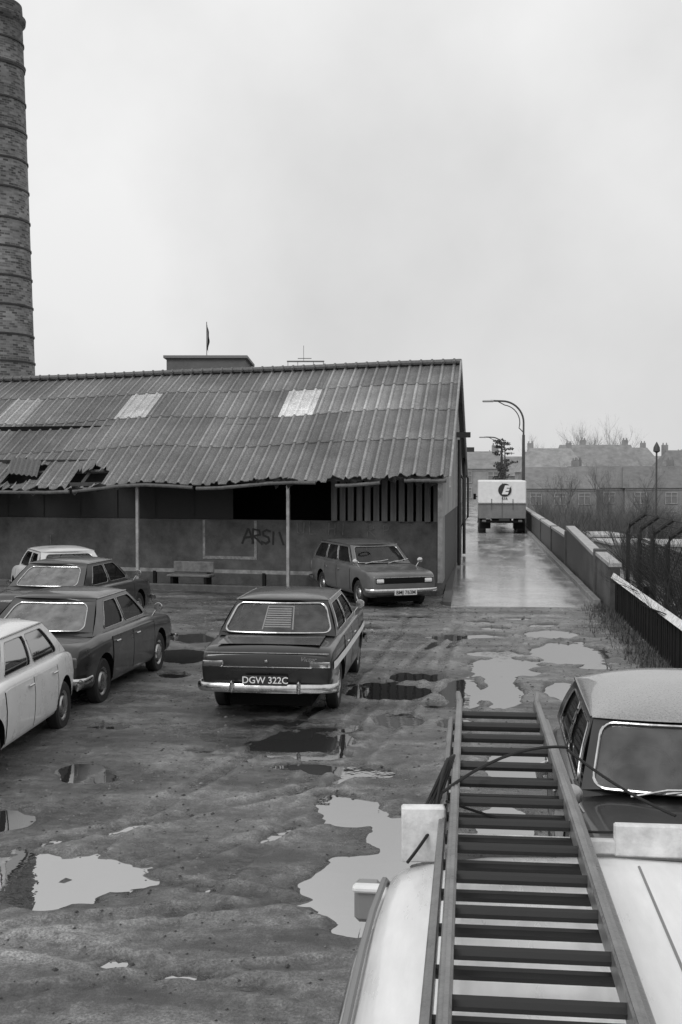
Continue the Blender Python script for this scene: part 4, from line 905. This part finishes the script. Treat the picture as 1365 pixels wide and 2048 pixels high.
for sd in range(3):
    rnd=random.Random(40+sd); g=G(); tw=G()
    for k in range(13): 
        a=rnd.uniform(0,6.28); rr=rnd.uniform(0,.8); leafcloud(g,rnd,(rr*math.cos(a),rr*math.sin(a),rnd.uniform(.1,.75)),rnd.uniform(.22,.38),60,.03,.8)
    for k in range(50):
        a=rnd.uniform(0,6.28); s=Vector((rnd.uniform(-.3,.3),rnd.uniform(-.3,.3),0)); dd=Vector((math.cos(a)*.6,math.sin(a)*.6,1)).normalized()
        branch(tw,s,dd,rnd.uniform(.8,1.4),.010,1,rnd,.5,3)
    bmesh_.append((g,tw))
def bush(i,x,y,z,s,far):
    e=empty("bush",(x,y,z),random.uniform(0,6)); e.scale=(s,s,s*random.uniform(.75,1.0)); tag(e,"tangled leafless scrub bush on the embankment","bush","scrub bushes on the embankment")
    key=(i,far)
    if key not in pro:
        a=bmesh_[i][0].obj("foliage",lfh if far else lf,e,None); b_=bmesh_[i][1].obj("twigs",(lfh if far else lf)[0],e,None); pro[key]=(a,b_)
    else:
        for q in pro[key]: c=q.copy(); c.parent=e; COL.objects.link(c)
pro={}
rnd=random.Random(99)
def gz(x,y): 
    a=min(1,max(0,(x-3.5)/7)); b_=min(1,max(0,(y-10)/15)); a=a*a*(3-2*a); b_=b_*b_*(3-2*b_); return -a*b_*2.4
for k in range(64):
    y=rnd.uniform(15,85); x=rnd.uniform(4.3,5.0+ (y*.26)); bush(rnd.randint(0,2),x,y,gz(x,y)-.15,rnd.uniform(.5,.9)*(1+y/90),y>34)
for k in range(40):
    px=rnd.uniform(1060,1380); d=rnd.uniform(80,112); p=PX(px,d); bush(rnd.randint(0,2),p.x,p.y,-2.45,rnd.uniform(1.3,2.2),True)
for k in range(8):
    y=50+k*8; bush(k%3,-1.5-rnd.random()*.4,y,-.05,1.1,True)
g=G(); rnd=random.Random(5)
for _ in range(6500):
    y=rnd.uniform(13,26); x=2.98-abs(rnd.gauss(0,.25)) if rnd.random()<.75 else rnd.uniform(3.05,3.8)
    h_=rnd.uniform(.04,.17); a=rnd.uniform(0,6.28); lx,ly_=math.cos(a)*.012,math.sin(a)*.012; tx,ty=rnd.uniform(-.06,.06),rnd.uniform(-.06,.06)
    g.add([(x-lx,y-ly_,0),(x+lx,y+ly_,0),(x+tx,y+ty,h_)],[(0,1,2)],rnd.choice([0,1]))
e=g.obj("rough_grass",[M("dead_grass_dark",.04,.9),M("dead_grass_light",.12,.9)],None,None); e["kind"]="stuff"; e["label"]="rough dead grass along the fence foot"; e["category"]="grass"
g=G(); rnd=random.Random(15)
def gzz(x,y):
    i=min(len(gx)-1,max(0,int(np.searchsorted(gx,x)))); j=min(len(gy)-1,max(0,int(np.searchsorted(gy,y)))); return float(Z[i,j])
for _ in range(5200):
    y=4+22*rnd.random()**1.2; x=rnd.uniform(-.35*y-2.2,2.9); s=rnd.uniform(.005,.011)*(1+y/14)*(1.7 if rnd.random()<.05 else 1)
    zz=gzz(x,y)
    if zz<.004: continue
    vs=[(x+s*rnd.uniform(.7,1.2)*dx,y+s*rnd.uniform(.7,1.2)*dy,zz+s*.5*dz) for dx,dy,dz in((1,0,0),(-1,0,0),(0,1,0),(0,-1,0),(.2,.1,1),(0,0,-1))]
    g.add(vs,[(0,2,4),(2,1,4),(1,3,4),(3,0,4)],rnd.choice([0,0,1]))
e=g.obj("gravel",[M("stone_dark",.025,.5),M("stone_light",.15,.5)],None,None); e["kind"]="stuff"; e["label"]="loose stones scattered over wet mud"; e["category"]="gravel"
# ---------------------------------------------------------------- world + sun
w=bpy.data.worlds.new("World"); scene.world=w; w.use_nodes=True; N=w.node_tree.nodes; Lk=w.node_tree.links; bg=N['Background']
sky=N.new('ShaderNodeTexSky'); sky.sky_type='NISHITA'; sky.sun_disc=False; sky.sun_elevation=math.radians(40); sky.sun_rotation=math.radians(-150); sky.air_density=2; sky.dust_density=6
bw=N.new('ShaderNodeRGBToBW'); Lk.new(sky.outputs[0],bw.inputs[0])
tc=N.new('ShaderNodeTexCoord'); sx=N.new('ShaderNodeSeparateXYZ'); Lk.new(tc.outputs['Generated'],sx.inputs[0])
nn=N.new('ShaderNodeTexNoise'); nn.inputs['Scale'].default_value=3.0; nn.inputs['Detail'].default_value=6; Lk.new(tc.outputs['Generated'],nn.inputs['Vector'])
gr=N.new('ShaderNodeMapRange'); gr.inputs[1].default_value=0; gr.inputs[2].default_value=.4; gr.inputs[3].default_value=7.2; gr.inputs[4].default_value=8.8; Lk.new(sx.outputs['Z'],gr.inputs[0])
cn=N.new('ShaderNodeMapRange'); cn.inputs[1].default_value=.3; cn.inputs[2].default_value=.7; cn.inputs[3].default_value=.85; cn.inputs[4].default_value=1.15; Lk.new(nn.outputs['Fac'],cn.inputs[0])
mu=N.new('ShaderNodeMath'); mu.operation='MULTIPLY'; Lk.new(gr.outputs[0],mu.inputs[0]); Lk.new(cn.outputs[0],mu.inputs[1])
mn=N.new('ShaderNodeMath'); mn.operation='MINIMUM'; mn.inputs[1].default_value=12; Lk.new(bw.outputs[0],mn.inputs[0])
mx=N.new('ShaderNodeMix'); mx.data_type='FLOAT'; mx.inputs[0].default_value=.92; Lk.new(mn.outputs[0],mx.inputs[2]); Lk.new(mu.outputs[0],mx.inputs[3])
Lk.new(mx.outputs[0],bg.inputs['Color']); bg.inputs['Strength'].default_value=.1
sl=bpy.data.lights.new("sun",'SUN'); sl.energy=1.1; sl.angle=math.radians(22); so=bpy.data.objects.new("sun",sl); link(so); so.rotation_euler=(math.radians(50),0,math.radians(-30))
scene.view_settings.view_transform='Standard'; scene.view_settings.look='None'; scene.view_settings.exposure=0
